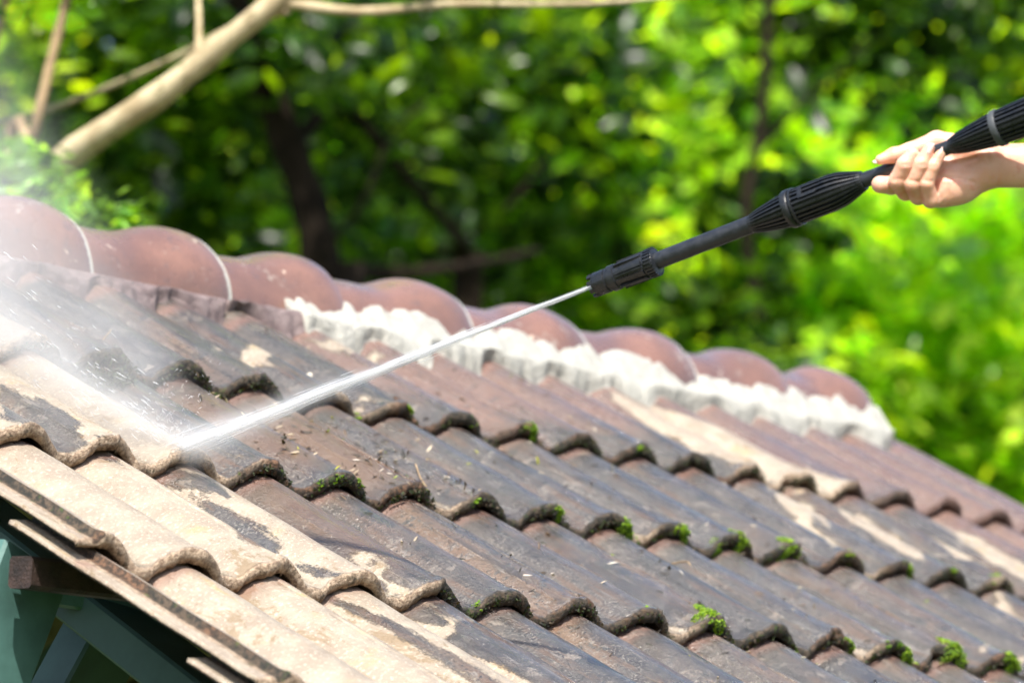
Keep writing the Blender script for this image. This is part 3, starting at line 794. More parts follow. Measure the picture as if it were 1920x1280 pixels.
def relax(V, F, n=3, f=.5):
    a = F.ravel(); b = np.roll(F, -1, 1).ravel()
    for _ in range(n):
        for lam in (f, -f * 1.02):
            s = np.zeros_like(V); c = np.zeros(len(V))
            np.add.at(s, a, V[b]); np.add.at(c, a, 1); np.add.at(s, b, V[a]); np.add.at(c, b, 1)
            V = V + lam * (s / c[:, None] - V)
    return V
hv, hf = surface_nets(hand_sdf, (200, 240, -650), (4450, 1200, 300), 10.0)
hv = relax(hv, hf, 3, .45)
def skin_material():
    n = NT('skin'); p = n.pos()
    c = n.mix(n.ramp(n.noise(p, 25, 4, .6), .35, .7), (.66, .35, .235), (.74, .43, .31))
    c = n.mix(n.ramp(n.noise(p, 55, 3, .5), .55, .72), c, (.66, .28, .19))
    h = n.math('ADD', n.noise(p, 500, 4, .6), n.math('MULTIPLY', n.noise(n.scale(p, (1, 1, 3)), 130, 4, .6), .8))
    b = n.bsdf(c, .42, n.bump(h, .25, .001)); b.inputs['Subsurface Weight'].default_value = .45
    b.inputs['Subsurface Radius'].default_value = (.016, .005, .0022); b.inputs['Subsurface Scale'].default_value = .6
    return n.m
MSKIN = skin_material()
hw = hand_w(hv)
if True:
    # surface nets orientation check: outward
    pass
hand = mesh_obj('person', hw - hand_w(WR0)[0], hf, MSKIN, None, hand_w(WR0)[0])
tag(hand, 'bare right hand and forearm reaching in from the right, gripping the black lance', 'person')
V, F = tube(hand_w(np.array([(3300, 680, -290), (3340, 680, -290), (3800, 685, -310), (4350, 690, -340)], float)), [x * HK for x in (285, 300, 310, 330)], 24, cap=False)
Vi, Fi = tube(hand_w(np.array([(3300, 680, -290), (3800, 685, -310), (4350, 690, -340)], float)), [x * HK for x in (285, 296, 316)], 24)
V, F = join([(V, F), (Vi, Fi)]); mesh_obj('sleeve', np.array(V) - hand_w(WR0)[0], F, simple('cotton', (.25, .3, .36), .9, .1, 60, .4), hand, (0, 0, 0))
# finger nails
MNAIL = simple('nail', (.80, .58, .52), .18, .05, 30, .05)
def nail(tip, up, out, ln, wd):
    """a curved plate: tip end position, direction along the finger, outward normal"""
    tip = np.array(tip, float); up = np.array(up, float); up /= np.linalg.norm(up)
    out = np.array(out, float); out -= up * (out @ up); out /= np.linalg.norm(out); sd_ = np.cross(up, out)
    V = []; F = []; n, m = 10, 11
    for layer in (0, 1):
        for i in range(n):
            t = i / (n - 1)
            for j in range(m):
                s = (j / (m - 1) * 2 - 1)
                wloc = wd * (1 - .28 * abs(2 * t - .9) ** 3) * (1 if t < .9 else .8)
                sag = -(s * s) * wd * .38
                lon = (t - 1) * ln + (1 - s * s) * ln * .10 * (1 if t > .5 else -1) * abs(2 * t - 1)
                V.append(tip + up * lon + sd_ * s * wloc + out * (sag - layer * 7 + 3 * math.sin(math.pi * t)))
    for i in range(n - 1):
        for j in range(m - 1):
            a = i * m + j; F.append((a, a + 1, a + m + 1, a + m)); b = a + n * m; F.append((b, b + m, b + m + 1, b + 1))
    ring = [j for j in range(m)] + [i * m + m - 1 for i in range(1, n)] + [(n - 1) * m + j for j in range(m - 2, -1, -1)] + [i * m for i in range(n - 2, 0, -1)]
    for q in range(len(ring)):
        a, b = ring[q], ring[(q + 1) % len(ring)]; F.append((a, a + n * m, b + n * m, b))
    return np.array(V), F
for args in NAILS:
    args = (tuple(np.array(args[0]) + np.array(args[2]) / np.linalg.norm(args[2]) * 7), *args[1:]); V, F = nail(*args); Vw = hand_w(V); mesh_obj('fingernail', Vw - hand_w(WR0)[0], F, MNAIL, hand, (0, 0, 0))

# ------------------------------------------------------------------ leaf clouds
def leaf_cloud(centres, normals, size, cols, droop=.2, kind='leaf', aspect=.45):
    """centres (n,3); every leaf a folded six-point blade of its own direction; returns verts, quads, colours"""
    n = len(centres)
    d = rng.normal(size=(n, 3)); d[:, 2] = d[:, 2] * .5 - droop; d /= np.linalg.norm(d, axis=1)[:, None]
    nn = normals + rng.normal(size=(n, 3)) * .45; nn -= d * (nn * d).sum(1)[:, None]; nn /= np.linalg.norm(nn, axis=1)[:, None] + 1e-9
    s = np.cross(d, nn); L = size * rng.uniform(.6, 1.3, n)[:, None]; Wd = L * aspect * rng.uniform(.8, 1.2, n)[:, None]
    c = centres
    p = [c - d * L * .5, c - d * L * .12 + s * Wd * .5 - nn * L * .04, c + d * L * .22 + s * Wd * .42 - nn * L * .06, c + d * L * .55 - nn * L * .12,
         c + d * L * .22 - s * Wd * .42 - nn * L * .06, c - d * L * .12 - s * Wd * .5 - nn * L * .04]
    mid0 = c - d * L * .12 + nn * L * .03; mid1 = c + d * L * .22 + nn * L * .02
    V = np.stack(p + [mid0, mid1], 1).reshape(-1, 3)
    b = np.arange(n)[:, None] * 8
    q = np.concatenate([b + np.array([0, 1, 6, 6])[None], b + np.array([1, 2, 7, 6])[None], b + np.array([2, 3, 7, 7])[None], b + np.array([3, 4, 7, 7])[None], b + np.array([4, 5, 6, 7])[None], b + np.array([5, 0, 6, 6])[None]])
    tri = (q[:, 2] == q[:, 3])
    return V, q, tri, np.repeat(cols, 8, axis=0)
def cloud_obj(name, V, q, tri, cols, mat, parent=None, origin=None):
    o0 = np.array(origin if origin is not None else V.mean(0), float)
    me = bpy.data.meshes.new(name)
    t = q[tri][:, :3]; f = q[~tri]
    me.vertices.add(len(V)); me.vertices.foreach_set('co', (V - o0).astype(np.float32).ravel())
    li = np.concatenate([t.ravel(), f.ravel()]); me.loops.add(len(li)); me.loops.foreach_set('vertex_index', li.astype(np.int32))
    st_ = np.concatenate([np.arange(len(t)) * 3, len(t) * 3 + np.arange(len(f)) * 4]); me.polygons.add(len(st_)); me.polygons.foreach_set('loop_start', st_.astype(np.int32))
    me.update(calc_edges=True); me.materials.append(mat)
    a = me.attributes.new('col', 'FLOAT_COLOR', 'POINT'); a.data.foreach_set('color', np.c_[cols, np.ones(len(cols))].astype(np.float32).ravel())
    o = bpy.data.objects.new(name, me); C.objects.link(o)
    if parent is not None: o.parent = parent; o.location = o0 - np.array(parent.location)
    else: o.location = o0
    return o
PAL = dict(dark=[(.008, .028, .002), (.016, .05, .003), (.03, .085, .004)],  # dark and lime leaves also carry the woods' shade and sunlight
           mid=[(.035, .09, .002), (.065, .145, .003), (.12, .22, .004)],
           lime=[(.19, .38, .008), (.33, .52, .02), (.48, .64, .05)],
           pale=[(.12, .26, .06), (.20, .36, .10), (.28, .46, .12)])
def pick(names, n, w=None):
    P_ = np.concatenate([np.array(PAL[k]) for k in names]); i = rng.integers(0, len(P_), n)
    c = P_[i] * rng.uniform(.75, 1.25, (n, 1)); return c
def blob(px, py, d, r, n, size, pal, flat=.8):
    """leaves spread in small sprays through an uneven ball of radius r metres"""
    c0 = at(px, py, d); ns = max(3, n // 14)
    dirs = rng.normal(size=(ns, 3)); dirs /= np.linalg.norm(dirs, axis=1)[:, None]
    cen = c0 + dirs * (r * rng.uniform(.25, 1, ns) ** .6)[:, None] * np.array([1, 1, flat])
    k = rng.integers(0, ns, n); P_ = cen[k] + rng.normal(size=(n, 3)) * r * .13
    nm = np.tile([0, 0, 1.0], (n, 1)) + dirs[k] * .5
    tone = rng.uniform(.6, 1.3, ns)[k][:, None]
    return leaf_cloud(P_, nm, np.full((n, 1), size), pick(pal, n) * tone)
def cat(cl):
    V = []; q = []; t = []; c = []; o = 0
    for a in cl: V.append(a[0]); q.append(a[1] + o); t.append(a[2]); c.append(a[3]); o += len(a[0])
    return np.concatenate(V), np.concatenate(q), np.concatenate(t), np.concatenate(c)
def curve(pts, n=24):
    P_ = np.array(pts, float); t = np.linspace(0, len(P_) - 1, n); out = []
    for x in t:
        i = min(int(x), len(P_) - 2); f = x - i
        p0 = P_[max(i - 1, 0)]; p1 = P_[i]; p2 = P_[i + 1]; p3 = P_[min(i + 2, len(P_) - 1)]
        out.append(.5 * ((2 * p1) + (-p0 + p2) * f + (2 * p0 - 5 * p1 + 4 * p2 - p3) * f * f + (-p0 + 3 * p1 - 3 * p2 + p3) * f ** 3))
    return out
def limb(pts, r0, r1, seg=14, n=24, knob=.08):
    c = curve(pts, n); r = [r0 + (r1 - r0) * i / (n - 1) for i in range(n)]
    r = [x * (1 + knob * math.sin(i * 1.9 + r0 * 999) + knob * .6 * math.sin(i * 4.3)) for i, x in enumerate(r)]
    return tube(c, r, seg)
def ground_pt(p): return np.array([p[0], p[1], 0.0])
def tree(label, cat_, trunk_pts, r0, r1, mat, blobs, limbs=(), group=None, name='tree', n=30):
    tp = [np.array(p, float) for p in trunk_pts]
    base = tp[0]
    root = empty(name, tuple(base)); tag(root, label, cat_, group)
    V, F = limb(tp, r0, r1, 16, n); mesh_obj('trunk', np.array(V) - base, F, mat, root, (0, 0, 0))
    for pts, a, b in limbs:
        V, F = limb([np.array(p, float) for p in pts], a, b, 10, 18); o_ = np.array(V[0]); mesh_obj('limb', np.array(V) - o_, F, mat, root, o_ - base)
    if blobs:
        Vc = cat([blob(*b) for b in blobs]); cloud_obj('crown', *Vc, MLEAF, root)
    return root
def tbase(px, py, d, lean=(0, 0)):
    p = at(px, py, d); return np.array([p[0] + lean[0], p[1] + lean[1], 0.0])

# setting
gx = np.linspace(-60, 160, 90); gy = np.linspace(-60, 160, 90); GX, GY = np.meshgrid(gx, gy, indexing='ij')
fwd = RW[2][:2] / np.linalg.norm(RW[2][:2])
along = (GX - CW[0]) * fwd[0] + (GY - CW[1]) * fwd[1]
gz = np.clip((along - 27) / 26, 0, 1) ** 1.1 * 13.0 + .25 * np.sin(GX * .7) * np.clip((along - 20) / 10, 0, 1)
gi = np.arange(GX.size).reshape(GX.shape)
gf = np.stack([gi[:-1, :-1], gi[1:, :-1], gi[1:, 1:], gi[:-1, 1:]], -1).reshape(-1, 4)
go = mesh_obj('ground', np.stack([GX, GY, gz], -1).reshape(-1, 3), gf, MGROUND); tag(go, kind='structure')

# far woods: one mass of leaves on the slope behind
cl = []
for k in range(330):
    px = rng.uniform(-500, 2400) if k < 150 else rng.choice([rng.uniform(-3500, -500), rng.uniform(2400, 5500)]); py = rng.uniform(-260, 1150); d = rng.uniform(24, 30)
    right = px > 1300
    pal = ['dark', 'mid'] if rng.uniform() < (.04 if right else .66) else (['lime', 'lime', 'mid'] if right else ['mid', 'lime'])  # sunlit right and shaded left are put into the leaf colour
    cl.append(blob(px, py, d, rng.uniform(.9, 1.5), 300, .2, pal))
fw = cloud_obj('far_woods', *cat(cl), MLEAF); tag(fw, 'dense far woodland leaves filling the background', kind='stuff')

# pale leaning tree at the left, rising from behind the roof
P = at
base_l = tbase(-330, 900, 9.2)
tree('pale barked tree leaning to the right behind the left end of the ridge', 'tree',
     [base_l, P(-150, 620, 9.0), P(60, 370, 8.7), P(140, 285, 8.6), P(300, 178, 8.5), P(410, 88, 8.45), P(530, -10, 8.4), P(640, -140, 8.4), P(720, -330, 8.4)], .038, .015, MBARKP,
     [(720, -360, 8.6, .35, 300, .10, ['mid', 'lime'])],
     [([P(530, 5, 8.4), P(680, 22, 8.42), P(850, 8, 8.5), P(1150, 4, 8.6), P(1500, -40, 8.9)], .011, .004),
      ([P(540, 20, 8.4), P(420, 60, 8.6), P(350, 98, 8.7), P(200, 165, 9.0), P(60, 215, 9.3), P(-60, 240, 9.5)], .008, .005),
      ([P(372, 100, 8.45), P(373, 40, 8.5), P(368, -80, 8.6)], .008, .005)])
# thin upright stems
def stem(label, pts, r0, r1, blobs, cat_='tree'):
    return tree(label, cat_, pts, r0, r1, MSTEM, blobs, name='sapling')
stem('thin tan sapling stem left of the leaning trunk', [tbase(-10, 700, 8.9), P(-20, 620, 8.9), P(62, 260, 8.8), P(90, 140, 8.8), P(125, -5, 8.8), P(150, -160, 8.8)], .013, .009,
     [(150, -260, 9.0, .4, 500, .09, ['mid', 'lime'])])
stem('thin sapling stem cut by the left edge of the photo', [tbase(-190, 700, 9.1), P(-120, 500, 9.1), P(-40, 180, 9.1), P(14, -10, 9.1), P(40, -200, 9.1)], .010, .007,
     [(60, -300, 9.2, .35, 400, .09, ['mid'])])
# dark crooked trunk
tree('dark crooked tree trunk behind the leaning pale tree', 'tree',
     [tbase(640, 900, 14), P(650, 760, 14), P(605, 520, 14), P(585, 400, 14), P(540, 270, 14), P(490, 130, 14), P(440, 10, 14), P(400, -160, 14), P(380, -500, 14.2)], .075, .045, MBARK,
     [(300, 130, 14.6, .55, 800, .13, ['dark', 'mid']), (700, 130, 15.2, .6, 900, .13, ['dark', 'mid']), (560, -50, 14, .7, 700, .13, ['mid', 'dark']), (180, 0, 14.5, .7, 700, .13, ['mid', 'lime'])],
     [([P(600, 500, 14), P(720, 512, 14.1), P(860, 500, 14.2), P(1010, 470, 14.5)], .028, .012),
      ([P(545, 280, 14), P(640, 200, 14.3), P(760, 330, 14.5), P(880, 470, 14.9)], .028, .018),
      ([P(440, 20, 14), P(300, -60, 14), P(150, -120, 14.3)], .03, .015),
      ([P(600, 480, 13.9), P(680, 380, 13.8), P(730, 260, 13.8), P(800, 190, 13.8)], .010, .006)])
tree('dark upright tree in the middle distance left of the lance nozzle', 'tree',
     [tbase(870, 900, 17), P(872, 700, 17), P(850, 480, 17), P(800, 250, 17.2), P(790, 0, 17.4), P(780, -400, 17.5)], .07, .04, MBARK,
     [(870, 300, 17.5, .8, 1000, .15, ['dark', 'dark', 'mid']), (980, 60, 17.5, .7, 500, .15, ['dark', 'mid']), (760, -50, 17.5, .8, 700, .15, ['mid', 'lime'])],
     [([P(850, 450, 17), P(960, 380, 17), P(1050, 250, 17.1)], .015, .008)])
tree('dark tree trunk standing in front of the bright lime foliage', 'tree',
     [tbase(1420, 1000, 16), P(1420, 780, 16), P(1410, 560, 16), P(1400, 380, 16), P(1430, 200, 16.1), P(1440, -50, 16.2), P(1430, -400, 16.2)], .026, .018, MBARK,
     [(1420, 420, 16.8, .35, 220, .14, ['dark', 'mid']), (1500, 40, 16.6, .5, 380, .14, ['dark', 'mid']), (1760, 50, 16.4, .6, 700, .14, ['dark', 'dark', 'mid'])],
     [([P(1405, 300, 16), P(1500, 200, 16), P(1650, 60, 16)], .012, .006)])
# shrubs and bushes, one thing each
def bush(label, blobs, px, py, d, cat_='bush', group=None, name='bush'):
    b = tbase(px, py, d); root = empty(name, tuple(b)); tag(root, label, cat_, group)
    top = P(px, py, d)
    parts = []
    for k in range(5):
        e = top + rng.normal(size=3) * np.array([.2, .2, .08]) - np.array([0, 0, .35]); parts.append(tube(curve([b + rng.normal(size=3) * [.06, .06, 0], (b + e) / 2 + rng.normal(size=3) * .12, e], 12), np.linspace(.02, .008, 12), 7))
    V, F = join(parts); mesh_obj('stems', np.array(V) - b, F, MBARK, root, (0, 0, 0))
    cloud_obj('foliage', *cat([blob(*q) for q in blobs]), MLEAF, root)
    return root
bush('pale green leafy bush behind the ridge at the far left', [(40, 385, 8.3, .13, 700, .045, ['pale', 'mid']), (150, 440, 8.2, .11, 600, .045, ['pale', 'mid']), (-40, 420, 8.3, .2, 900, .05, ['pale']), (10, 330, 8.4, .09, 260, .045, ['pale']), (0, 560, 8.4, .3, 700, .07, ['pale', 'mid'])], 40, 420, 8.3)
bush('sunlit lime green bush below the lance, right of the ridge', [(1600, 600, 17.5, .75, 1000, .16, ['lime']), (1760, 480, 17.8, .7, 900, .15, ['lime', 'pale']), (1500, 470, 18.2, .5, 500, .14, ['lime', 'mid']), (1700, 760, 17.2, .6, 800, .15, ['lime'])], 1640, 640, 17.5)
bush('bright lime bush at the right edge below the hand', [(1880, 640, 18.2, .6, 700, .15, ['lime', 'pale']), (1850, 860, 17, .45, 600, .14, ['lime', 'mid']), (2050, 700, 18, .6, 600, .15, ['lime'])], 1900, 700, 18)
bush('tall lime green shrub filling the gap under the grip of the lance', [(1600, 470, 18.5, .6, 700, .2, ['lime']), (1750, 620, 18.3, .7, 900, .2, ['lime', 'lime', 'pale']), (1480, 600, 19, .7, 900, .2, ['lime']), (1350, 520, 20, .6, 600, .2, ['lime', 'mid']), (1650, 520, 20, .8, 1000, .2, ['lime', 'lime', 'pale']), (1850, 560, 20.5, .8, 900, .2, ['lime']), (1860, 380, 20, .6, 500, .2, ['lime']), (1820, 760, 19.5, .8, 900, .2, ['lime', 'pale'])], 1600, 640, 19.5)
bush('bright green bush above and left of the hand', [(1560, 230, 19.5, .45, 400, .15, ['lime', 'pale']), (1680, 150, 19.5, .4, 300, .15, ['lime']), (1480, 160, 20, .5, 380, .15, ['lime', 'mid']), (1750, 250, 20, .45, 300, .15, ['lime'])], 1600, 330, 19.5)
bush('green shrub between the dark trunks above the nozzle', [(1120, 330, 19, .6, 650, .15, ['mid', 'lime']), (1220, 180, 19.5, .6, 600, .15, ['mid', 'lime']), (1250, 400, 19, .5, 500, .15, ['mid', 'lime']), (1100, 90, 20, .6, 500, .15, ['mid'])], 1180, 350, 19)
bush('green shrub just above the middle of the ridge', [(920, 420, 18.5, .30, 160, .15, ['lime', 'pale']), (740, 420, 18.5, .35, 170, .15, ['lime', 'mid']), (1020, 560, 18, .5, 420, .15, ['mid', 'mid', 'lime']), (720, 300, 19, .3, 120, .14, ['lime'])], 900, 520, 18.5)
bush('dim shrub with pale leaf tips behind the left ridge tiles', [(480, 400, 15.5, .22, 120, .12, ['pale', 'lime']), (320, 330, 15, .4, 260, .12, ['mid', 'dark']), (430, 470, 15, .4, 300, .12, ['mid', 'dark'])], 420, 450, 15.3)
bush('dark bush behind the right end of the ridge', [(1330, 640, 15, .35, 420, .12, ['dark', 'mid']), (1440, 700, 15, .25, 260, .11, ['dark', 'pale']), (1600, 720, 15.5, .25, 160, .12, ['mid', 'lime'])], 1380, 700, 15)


# ------------------------------------------------------------------ water: the jet and the spray it throws up
I0 = np.array(r2w(*roof_pt(345, 838, .052)))                 # where the jet strikes the tile
N0 = A0 + ADIR * .002
JD = I0 - N0; JL = np.linalg.norm(JD); JD /= JL
def frame(d):
    s = np.cross(d, [0, 0, 1.0]); s /= np.linalg.norm(s); return s, np.cross(s, d)
def streaks(o, d, L, n, spread0, spread1, l0, l1, r, s0=0., s1=1., jitter=0.0, power=1.0):
    a, b = frame(d); V = []; F = []
    for k in range(n):
        s = s0 + (s1 - s0) * rng.uniform() ** power; sp = spread0 + (spread1 - spread0) * s
        off = rng.normal(size=2) * sp * .5
        ln = rng.uniform(l0, l1); rr = r * rng.uniform(.5, 1.3)
        dd = d + (a * off[0] + b * off[1]) / L * (1 if s > .2 else .3) + rng.normal(size=3) * jitter; dd /= np.linalg.norm(dd)
        p = o + d * L * s + a * off[0] + b * off[1]
        q1, q2 = frame(dd); i = len(V)
        for t, k_ in ((-.5, 0), (-.15, .8), (.25, 1), (.5, 0)):
            c = p + dd * ln * t
            if k_ == 0: V.append(c)
            else:
                for m in range(4): V.append(c + rr * k_ * (math.cos(m * math.pi / 2) * q1 + math.sin(m * math.pi / 2) * q2))
        F += [(i, i + 1 + (m + 1) % 4, i + 1 + m) for m in range(4)] + [(i + 1 + m, i + 1 + (m + 1) % 4, i + 5 + (m + 1) % 4, i + 5 + m) for m in range(4)] + [(i + 5 + m, i + 5 + (m + 1) % 4, i + 9) for m in range(4)]
    return V, F
def water_mat():
    n = NT('white_water'); b = n.n('ShaderNodeBsdfPrincipled', {'Base Color': (.86, .88, .90, 1), 'Roughness': .25})
    t = n.n('ShaderNodeBsdfTranslucent', {'Color': (.9, .92, .95, 1)}); tr = n.n('ShaderNodeBsdfTransparent')
    m = n.n('ShaderNodeMixShader', {0: .5, 1: b.outputs[0], 2: t.outputs[0]}); m2 = n.n('ShaderNodeMixShader', {0: .66, 1: m.outputs[0], 2: tr.outputs[0]})
    n.t.links.new(m2.outputs[0], n.out.inputs[0]); return n.m
MWATER = water_mat()
V, F = join([streaks(N0, JD, JL, 420, .0010, .014, .03, .12, .00045), streaks(N0, JD, JL, 90, .0005, .003, .06, .2, .0006)])
jet = mesh_obj('water_jet', np.array(V) - N0, F, MWATER, None, N0)
tag(jet, 'thin white water jet from the lance nozzle striking the tiles', 'water jet')
def volume_obj(name, o, d, L, r0, r1, rate, density_fn, aniso=.2, color=(.98, .99, 1, 1)):
    """closed cone of air; density_fn(node tool, x along, r across, pos) gives the density socket"""
    a, b = frame(d); V = []; F = []; seg = 20; st_ = 7
    for i in range(st_):
        t = i / (st_ - 1); rr = r0 + (r1 - r0) * t
        for k in range(seg): V.append((t * L, rr * math.cos(2 * math.pi * k / seg), rr * math.sin(2 * math.pi * k / seg)))
    for i in range(st_ - 1):
        for k in range(seg): F.append((i * seg + k, i * seg + (k + 1) % seg, (i + 1) * seg + (k + 1) % seg, (i + 1) * seg + k))
    F.append(tuple(range(seg))[::-1]); F.append(tuple(range((st_ - 1) * seg, st_ * seg)))
    n = NT(name); p = n.co('Object'); sp = n.n('ShaderNodeSeparateXYZ', {0: p})
    x = sp.outputs[0]; r = n.math('SQRT', n.math('ADD', n.math('POWER', sp.outputs[1], 2.0), n.math('POWER', sp.outputs[2], 2.0)))
    den = density_fn(n, x, r, p, sp)
    v = n.n('ShaderNodeVolumePrincipled', {'Color': color, 'Density': den, 'Anisotropy': aniso}); n.t.links.new(v.outputs[0], n.out.inputs['Volume']); n.m.cycles.volume_step_rate = rate; n.m.cycles.volume_sampling = 'MULTIPLE_IMPORTANCE'
    o_ = mesh_obj(name, V, F, n.m, None, (0, 0, 0), smooth=False)
    o_.matrix_world = Matrix(((d[0], a[0], b[0], o[0]), (d[1], a[1], b[1], o[1]), (d[2], a[2], b[2], o[2]), (0, 0, 0, 1)))
    return o_
def gauss(n, r, w): return n.math('POWER', 2.71828, n.math('MULTIPLY', n.math('POWER', n.math('DIVIDE', r, w), 2.0), -1.0))
def jet_den(n, x, r, p, sp):
    t = n.math('DIVIDE', x, JL)
    w = n.math('ADD', .0016, n.math('MULTIPLY', t, .0028)); w2 = n.math('ADD', .003, n.math('MULTIPLY', n.math('POWER', t, 1.8), .018))
    core = n.math('MULTIPLY', gauss(n, r, w), n.math('ADD', 70.0, n.math('DIVIDE', 1.2, w)))
    halo = n.math('MULTIPLY', gauss(n, r, w2), n.math('MULTIPLY', n.math('POWER', t, 1.0), 26.0))
    return n.math('ADD', core, halo)
jm = volume_obj('jet_mist', N0, JD, JL, .012, .075, .03, jet_den); tag(jm, 'soft white mist wrapped round the water jet', kind='stuff')
q_ = roof_pt(40, 640, .06); D_ = float((np.array(r2w(*q_)) - CW) @ RW[2]); SD = at(40, 640, D_ - .06) - I0; SL = 1.9; SD /= np.linalg.norm(SD)
def spray_den(n, x, r, p, sp):
    w = n.math('ADD', .008, n.math('MULTIPLY', x, .06))
    core = n.math('MULTIPLY', gauss(n, r, w), n.math('DIVIDE', 6.6, n.math('ADD', x, .25)))
    w2 = n.math('ADD', .035, n.math('MULTIPLY', x, .38))
    nz_ = n.ramp(n.noise(n.scale(p, (.45, 1, 1)), 5.0, 4, .6, .4), .3, .72, .25, 1.5)
    r2 = n.math('SQRT', n.math('ADD', n.math('POWER', sp.outputs[1], 2.0), n.math('POWER', n.math('SUBTRACT', sp.outputs[2], n.math('MULTIPLY', x, .14)), 2.0)))
    halo = n.math('MULTIPLY', n.math('MULTIPLY', gauss(n, r2, w2), nz_), n.math('DIVIDE', 2.3, n.math('ADD', x, .45)))
    halo = n.math('MULTIPLY', halo, n.math('MULTIPLY', n.ramp(n.math('DIVIDE', r, n.math('ADD', .08, n.math('MULTIPLY', x, .64))), .5, .95, 1.0, 0.0), n.ramp(x, .6, 1.5, 1.0, 0.0)))
    fade = n.ramp(x, .0, .03)
    return n.math('MULTIPLY', n.math('ADD', core, halo), fade)
sp_ = volume_obj('spray_mist', I0 - SD * .01, SD, SL, .08, 1.3, .08, spray_den); tag(sp_, 'drifting white spray thrown up from the tiles by the jet', kind='stuff')
# droplets in and above the spray
Vd, Fd = join([streaks(I0, SD * .5 + np.array([0, 0, .6]), .09, 300, .004, .09, .002, .008, .0005, .0, 1, 1.2, 1.6),
               streaks(I0, SD, 1.2, 500, .01, .35, .004, .02, .0007, .03, 1, .12, 1.3),
               streaks(I0, np.array([0, 0, 1.]), .8, 160, .6, 1.6, .002, .006, .0011, .05, 1, .5)])
dr = mesh_obj('water_droplets', np.array(Vd) - I0, Fd, MWATER, None, I0); tag(dr, 'fine water droplets flying above the roof', kind='stuff')

# ------------------------------------------------------------------ moss on the tile ends
def surf(u, v):                          # world point and normal on the tiles
    x, y = u * W, v * G
    z = float(top_z(np.array(x), np.array(y))); zx = float(top_z(np.array(x + .002), np.array(y))); zy = float(top_z(np.array(x), np.array(y + .001)))
    n_ = np.array([-(zx - z) / .002, np.clip(-(zy - z) / .001, -1, 1), 1.0]); n_ /= np.linalg.norm(n_)
    return np.array(r2w(x, y, z)), ROT @ n_
DOWN = ROT @ np.array([0, -1., 0])
def moss_patch(u, v, ru, rv, n, h, cols, size=.006, front=.5):
    cs, ns = [], []
    for k in range(n):
        a = rng.uniform(0, 2 * math.pi); q = math.sqrt(rng.uniform()); lump = .6 + .4 * math.sin(a * 3 + u * 9)
        uu = u + ru * q * math.cos(a) * lump; vv = v + rv * q * math.sin(a) * lump
        vcl = max(vv, v - rv * .25) if vv < round(v) else vv
        if vv < round(v) + .004:         # wraps over the front face of the tile end
            p, nn = surf(uu, round(v) + .012); dep = min(.024, (round(v) + .004 - vv) * G)
            p = p + DOWN * .006 - (ROT @ np.array([0, 0, 1.])) * dep; nn = DOWN * .8 + nn * .4
        else: p, nn = surf(uu, vv)
        cs.append(p + nn * rng.uniform(.0, h) * (1 - q * q * .8)); ns.append(nn)
    cs = np.array(cs); ns = np.array(ns); c = np.array(cols)[rng.integers(0, len(cols), n)] * rng.uniform(.7, 1.3, (n, 1))
    return leaf_cloud(cs, ns, np.full((n, 1), size), c, droop=-.4, aspect=.5)
MG = [(.07, .15, .008), (.16, .28, .012), (.28, .42, .02)]; MD = [(.02, .03, .008), (.035, .055, .01), (.012, .012, .008)]
rowname = {0: 'lowest row of tile ends', 1: 'middle row of tile ends', 2: 'upper row of tile ends'}
MOSS = [(0, 7.45, 1.5, .03), (0, 9.75, .6, .0), (0, 10.75, .9, -.01), (0, 11.55, 1.6, .01), (0, 12.62, 1.3, -.01), (0, 13.3, .6, -.01), (0, 14.6, .5, 0), (0, 17.5, .4, 0),
        (1, 7.6, .7, .0), (1, 8.7, 1.1, -.01), (1, 9.6, 1.1, -.01), (1, 10.2, 1.0, -.03), (1, 10.6, 1.2, -.01), (1, 11.45, 1.2, -.01), (1, 12.5, .7, 0), (1, 13.65, .7, -.01), (1, 14.5, .4, 0), (1, 15.4, .6, .01),
        (2, 6.95, .7, .0), (2, 7.7, .4, .02), (2, 8.7, .6, -.01), (2, 9.6, 1.1, -.0), (2, 11.4, .4, 0)]
order = {}
for r_, u, sz, side in sorted(MOSS, key=lambda q: (q[0], q[1])):
    order[r_] = order.get(r_, 0) + 1
    ordn = ['first', 'second', 'third', 'fourth', 'fifth', 'sixth', 'seventh', 'eighth', 'ninth', 'tenth', 'eleventh', 'twelfth'][order[r_] - 1]
    c_ = moss_patch(u, r_ + side, .16 * sz, .075 * sz, int(700 * sz), .006 * sz, MG, .0048)
    o = cloud_obj('moss_clump', *c_, MMOSS)
    kind_ = 'plump bright' if sz > 1.2 else ('bright green' if sz > .8 else 'small green')
    tag(o, f'{kind_} moss, {ordn} from left along the {rowname[r_]}', 'moss clump', 'moss clumps growing on the tile ends')
# dark mossy fringe: nobody could count it
cl = []
for r_, ua, ub in ((0, 3.2, 19.4), (1, 3.1, 19.4), (2, 1.4, 15.3), (-1, 3.4, 12)):
    u = ua
    while u < ub:
        d = .25 + .75 * prof(np.array(u)); cl.append(moss_patch(u, r_ - .02, .07, .04, int(6 + 34 * rng.uniform() ** 2 * d), .004, MD + [(.05, .035, .02)], .0055))
        if r_ < 2 and rng.uniform() < .10 * d: cl.append(moss_patch(u, r_ + rng.uniform(-.02, .02), .05, .03, 40, .005, MG[:2], .005))
        u += .085
fr = cloud_obj('moss_fringe', *cat(cl), MMOSS); tag(fr, 'dark wet moss and algae fringe along the tile ends', kind='stuff')

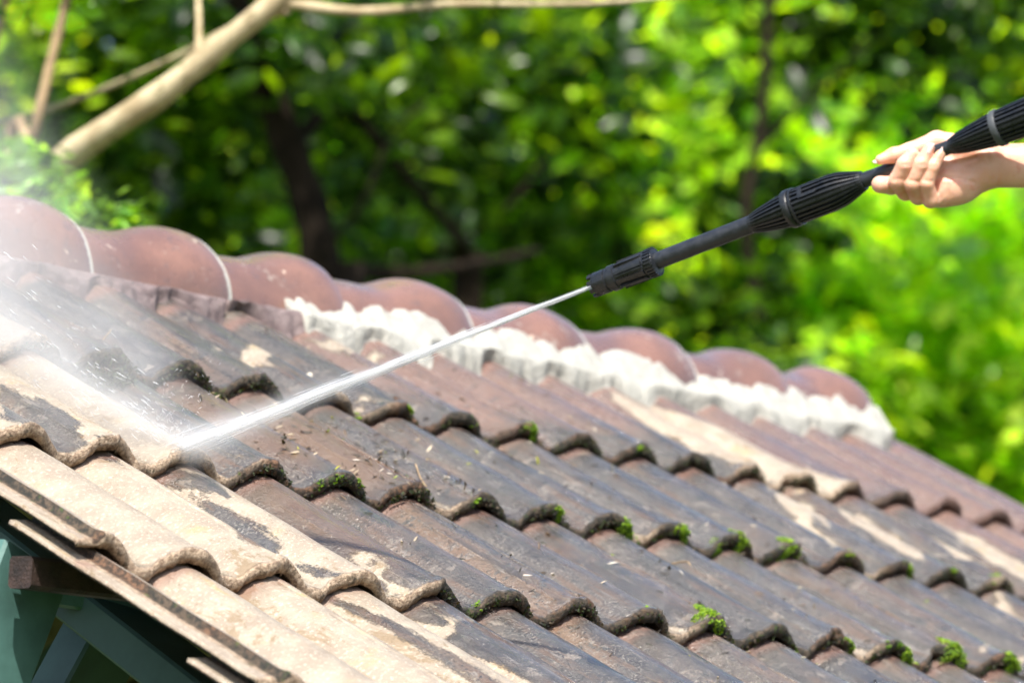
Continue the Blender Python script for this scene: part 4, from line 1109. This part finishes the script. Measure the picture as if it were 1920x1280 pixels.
# ------------------------------------------------------------------ litter washed off by the jet
def litter(n, boxes, size, cols):
    cs, ns, sz = [], [], []
    for k in range(n):
        u0_, u1_, v0_, v1_, wt = boxes[rng.choice(len(boxes), p=np.array([b[4] for b in boxes]) / sum(b[4] for b in boxes))]
        p, nn = surf(rng.uniform(u0_, u1_), rng.uniform(v0_, v1_)); cs.append(p + nn * .002); ns.append(nn); sz.append(size * rng.uniform(.4, 1.8))
    c = np.array(cols)[rng.integers(0, len(cols), n)]
    d = leaf_cloud(np.array(cs), np.array(ns) * 6, np.array(sz)[:, None], c, droop=.0, aspect=.22)
    return d
BX = [(4, 6.5, 1.02, 1.9, 6), (6.5, 11, 1.1, 2, 2), (7, 13, 2.05, 2.9, 2.2), (4, 12, .1, 1, 2.4), (11, 18, 1, 2, 1.2), (5, 8, -.8, 0, .6), (8, 15, -.5, 1, 1.2)]
lt = cloud_obj('leaf_litter', *cat([litter(850, BX, .010, [(.025, .02, .015), (.05, .035, .02), (.03, .03, .02), (.09, .055, .03)]), litter(160, BX, .010, [(.45, .38, .28), (.35, .28, .2), (.5, .45, .4)]), litter(45, BX, .010, [(.25, .35, .02), (.35, .36, .03)])]), MBITS)
tag(lt, 'scattered wet leaf fragments and grit stuck on the dark tiles', kind='stuff')
def single_leaf(name, px, py, size, col, label, cat_, aspect=.5):
    q = roof_pt(px, py, .04); u, v = q[0] / W, q[1] / G; p, nn = surf(u, v)
    c = leaf_cloud(p[None] + nn * .003, nn[None] * 8, np.array([[size]]), np.array([col]), aspect=aspect); o = cloud_obj(name, *c, MBITS); tag(o, label, cat_); return o
single_leaf('leaf', 1020, 846, .019, (.5, .5, .02), 'yellow leaf lying on a tile end in the upper row', 'leaf')
single_leaf('leaf', 1470, 1000, .03, (.4, .5, .12), 'pale green leaf lying on the dark tiles at the right', 'leaf')
single_leaf('leaf', 580, 702, .016, (.6, .55, .45), 'small cream petal lying on the grey tiles above the jet', 'leaf')
def seed(px, py, r, label):
    q = roof_pt(px, py, .045); p, nn = surf(q[0] / W, q[1] / G); V, F = [], []
    for i in range(9):
        for j in range(12):
            a, b = math.pi * i / 8, 2 * math.pi * j / 12; k_ = 1 + .18 * math.sin(3 * b + i) + .12 * math.sin(5 * a)
            V.append(p + nn * r * .6 + r * k_ * np.array([math.sin(a) * math.cos(b), math.sin(a) * math.sin(b), .8 * math.cos(a)]))
    F = [(i * 12 + j, i * 12 + (j + 1) % 12, (i + 1) * 12 + (j + 1) % 12, (i + 1) * 12 + j) for i in range(8) for j in range(12)]
    o = mesh_obj('seed_pod', np.array(V) - p, F, MBARK, None, p); tag(o, label, 'seed pod')
seed(1213, 826, .007, 'dark round seed pod on the brown tiles above the upper row of ends')
seed(1415, 968, .006, 'dark seed pod on the grey tiles, left of its reddish neighbour')
seed(1447, 984, .0055, 'reddish dark seed pod right of another pod on the tiles')
def twig(pxs, r, mat, label):
    pts = []
    for (x, y, h) in pxs:
        q = roof_pt(x, y, .045); p, nn = surf(q[0] / W, q[1] / G); pts.append(p + nn * h)
    V, F = limb(pts, r, r * .6, 6, 14); p0 = np.array(V[0]); o = mesh_obj('twig', np.array(V) - p0, F, mat, None, p0); tag(o, label, 'twig')
twig([(1252, 905, .004), (1285, 928, .006), (1328, 940, .003)], .0016, MBARK, 'dark bent twig lying below the upper row of tile ends')
twig([(785, 862, .004), (800, 880, .007), (812, 890, .003)], .0011, MSTEM, 'pale short twig lying on the grey tiles left of centre')
twig([(1262, 1022, .012), (1280, 1042, .022), (1292, 1062, .012)], .0016, MSTEM, 'pale twig caught in moss on the middle row of tile ends')
# wisp of dead grass sticking up in the spray
q = roof_pt(180, 668, .045)
cs_, ns_ = [], []
for k in range(900):
    t = rng.uniform(); u_ = q[0] / W + .16 * (rng.normal() * .6) + .2 * t; v_ = q[1] / G - .10 * t + .05 * rng.normal() * .6; p, nn = surf(u_, v_)
    cs_.append(p + nn * rng.uniform(0, .022) * (1 - .5 * t)); ns_.append(nn + rng.normal(size=3) * .8)
o = cloud_obj('moss_clump', *leaf_cloud(np.array(cs_), np.array(ns_), np.full((900, 1), .010), np.array(MD + [(.03, .03, .02)])[rng.integers(0, 4, 900)] * rng.uniform(.6, 1.2, (900, 1)), droop=-.3, aspect=.25), MMOSS)
tag(o, 'black soggy clump of dead moss standing in the spray at the left', 'moss clump')
V, F = tube([at(150, 683, 6.0), at(180, 652, 5.98), at(209, 618, 5.96)], [.0012, .001, .0007], 5)
p = np.array(V[0]); o = mesh_obj('straw', np.array(V) - p, F, MSTEM, None, p); tag(o, 'thin pale straw sticking up from the black moss in the spray', 'straw')
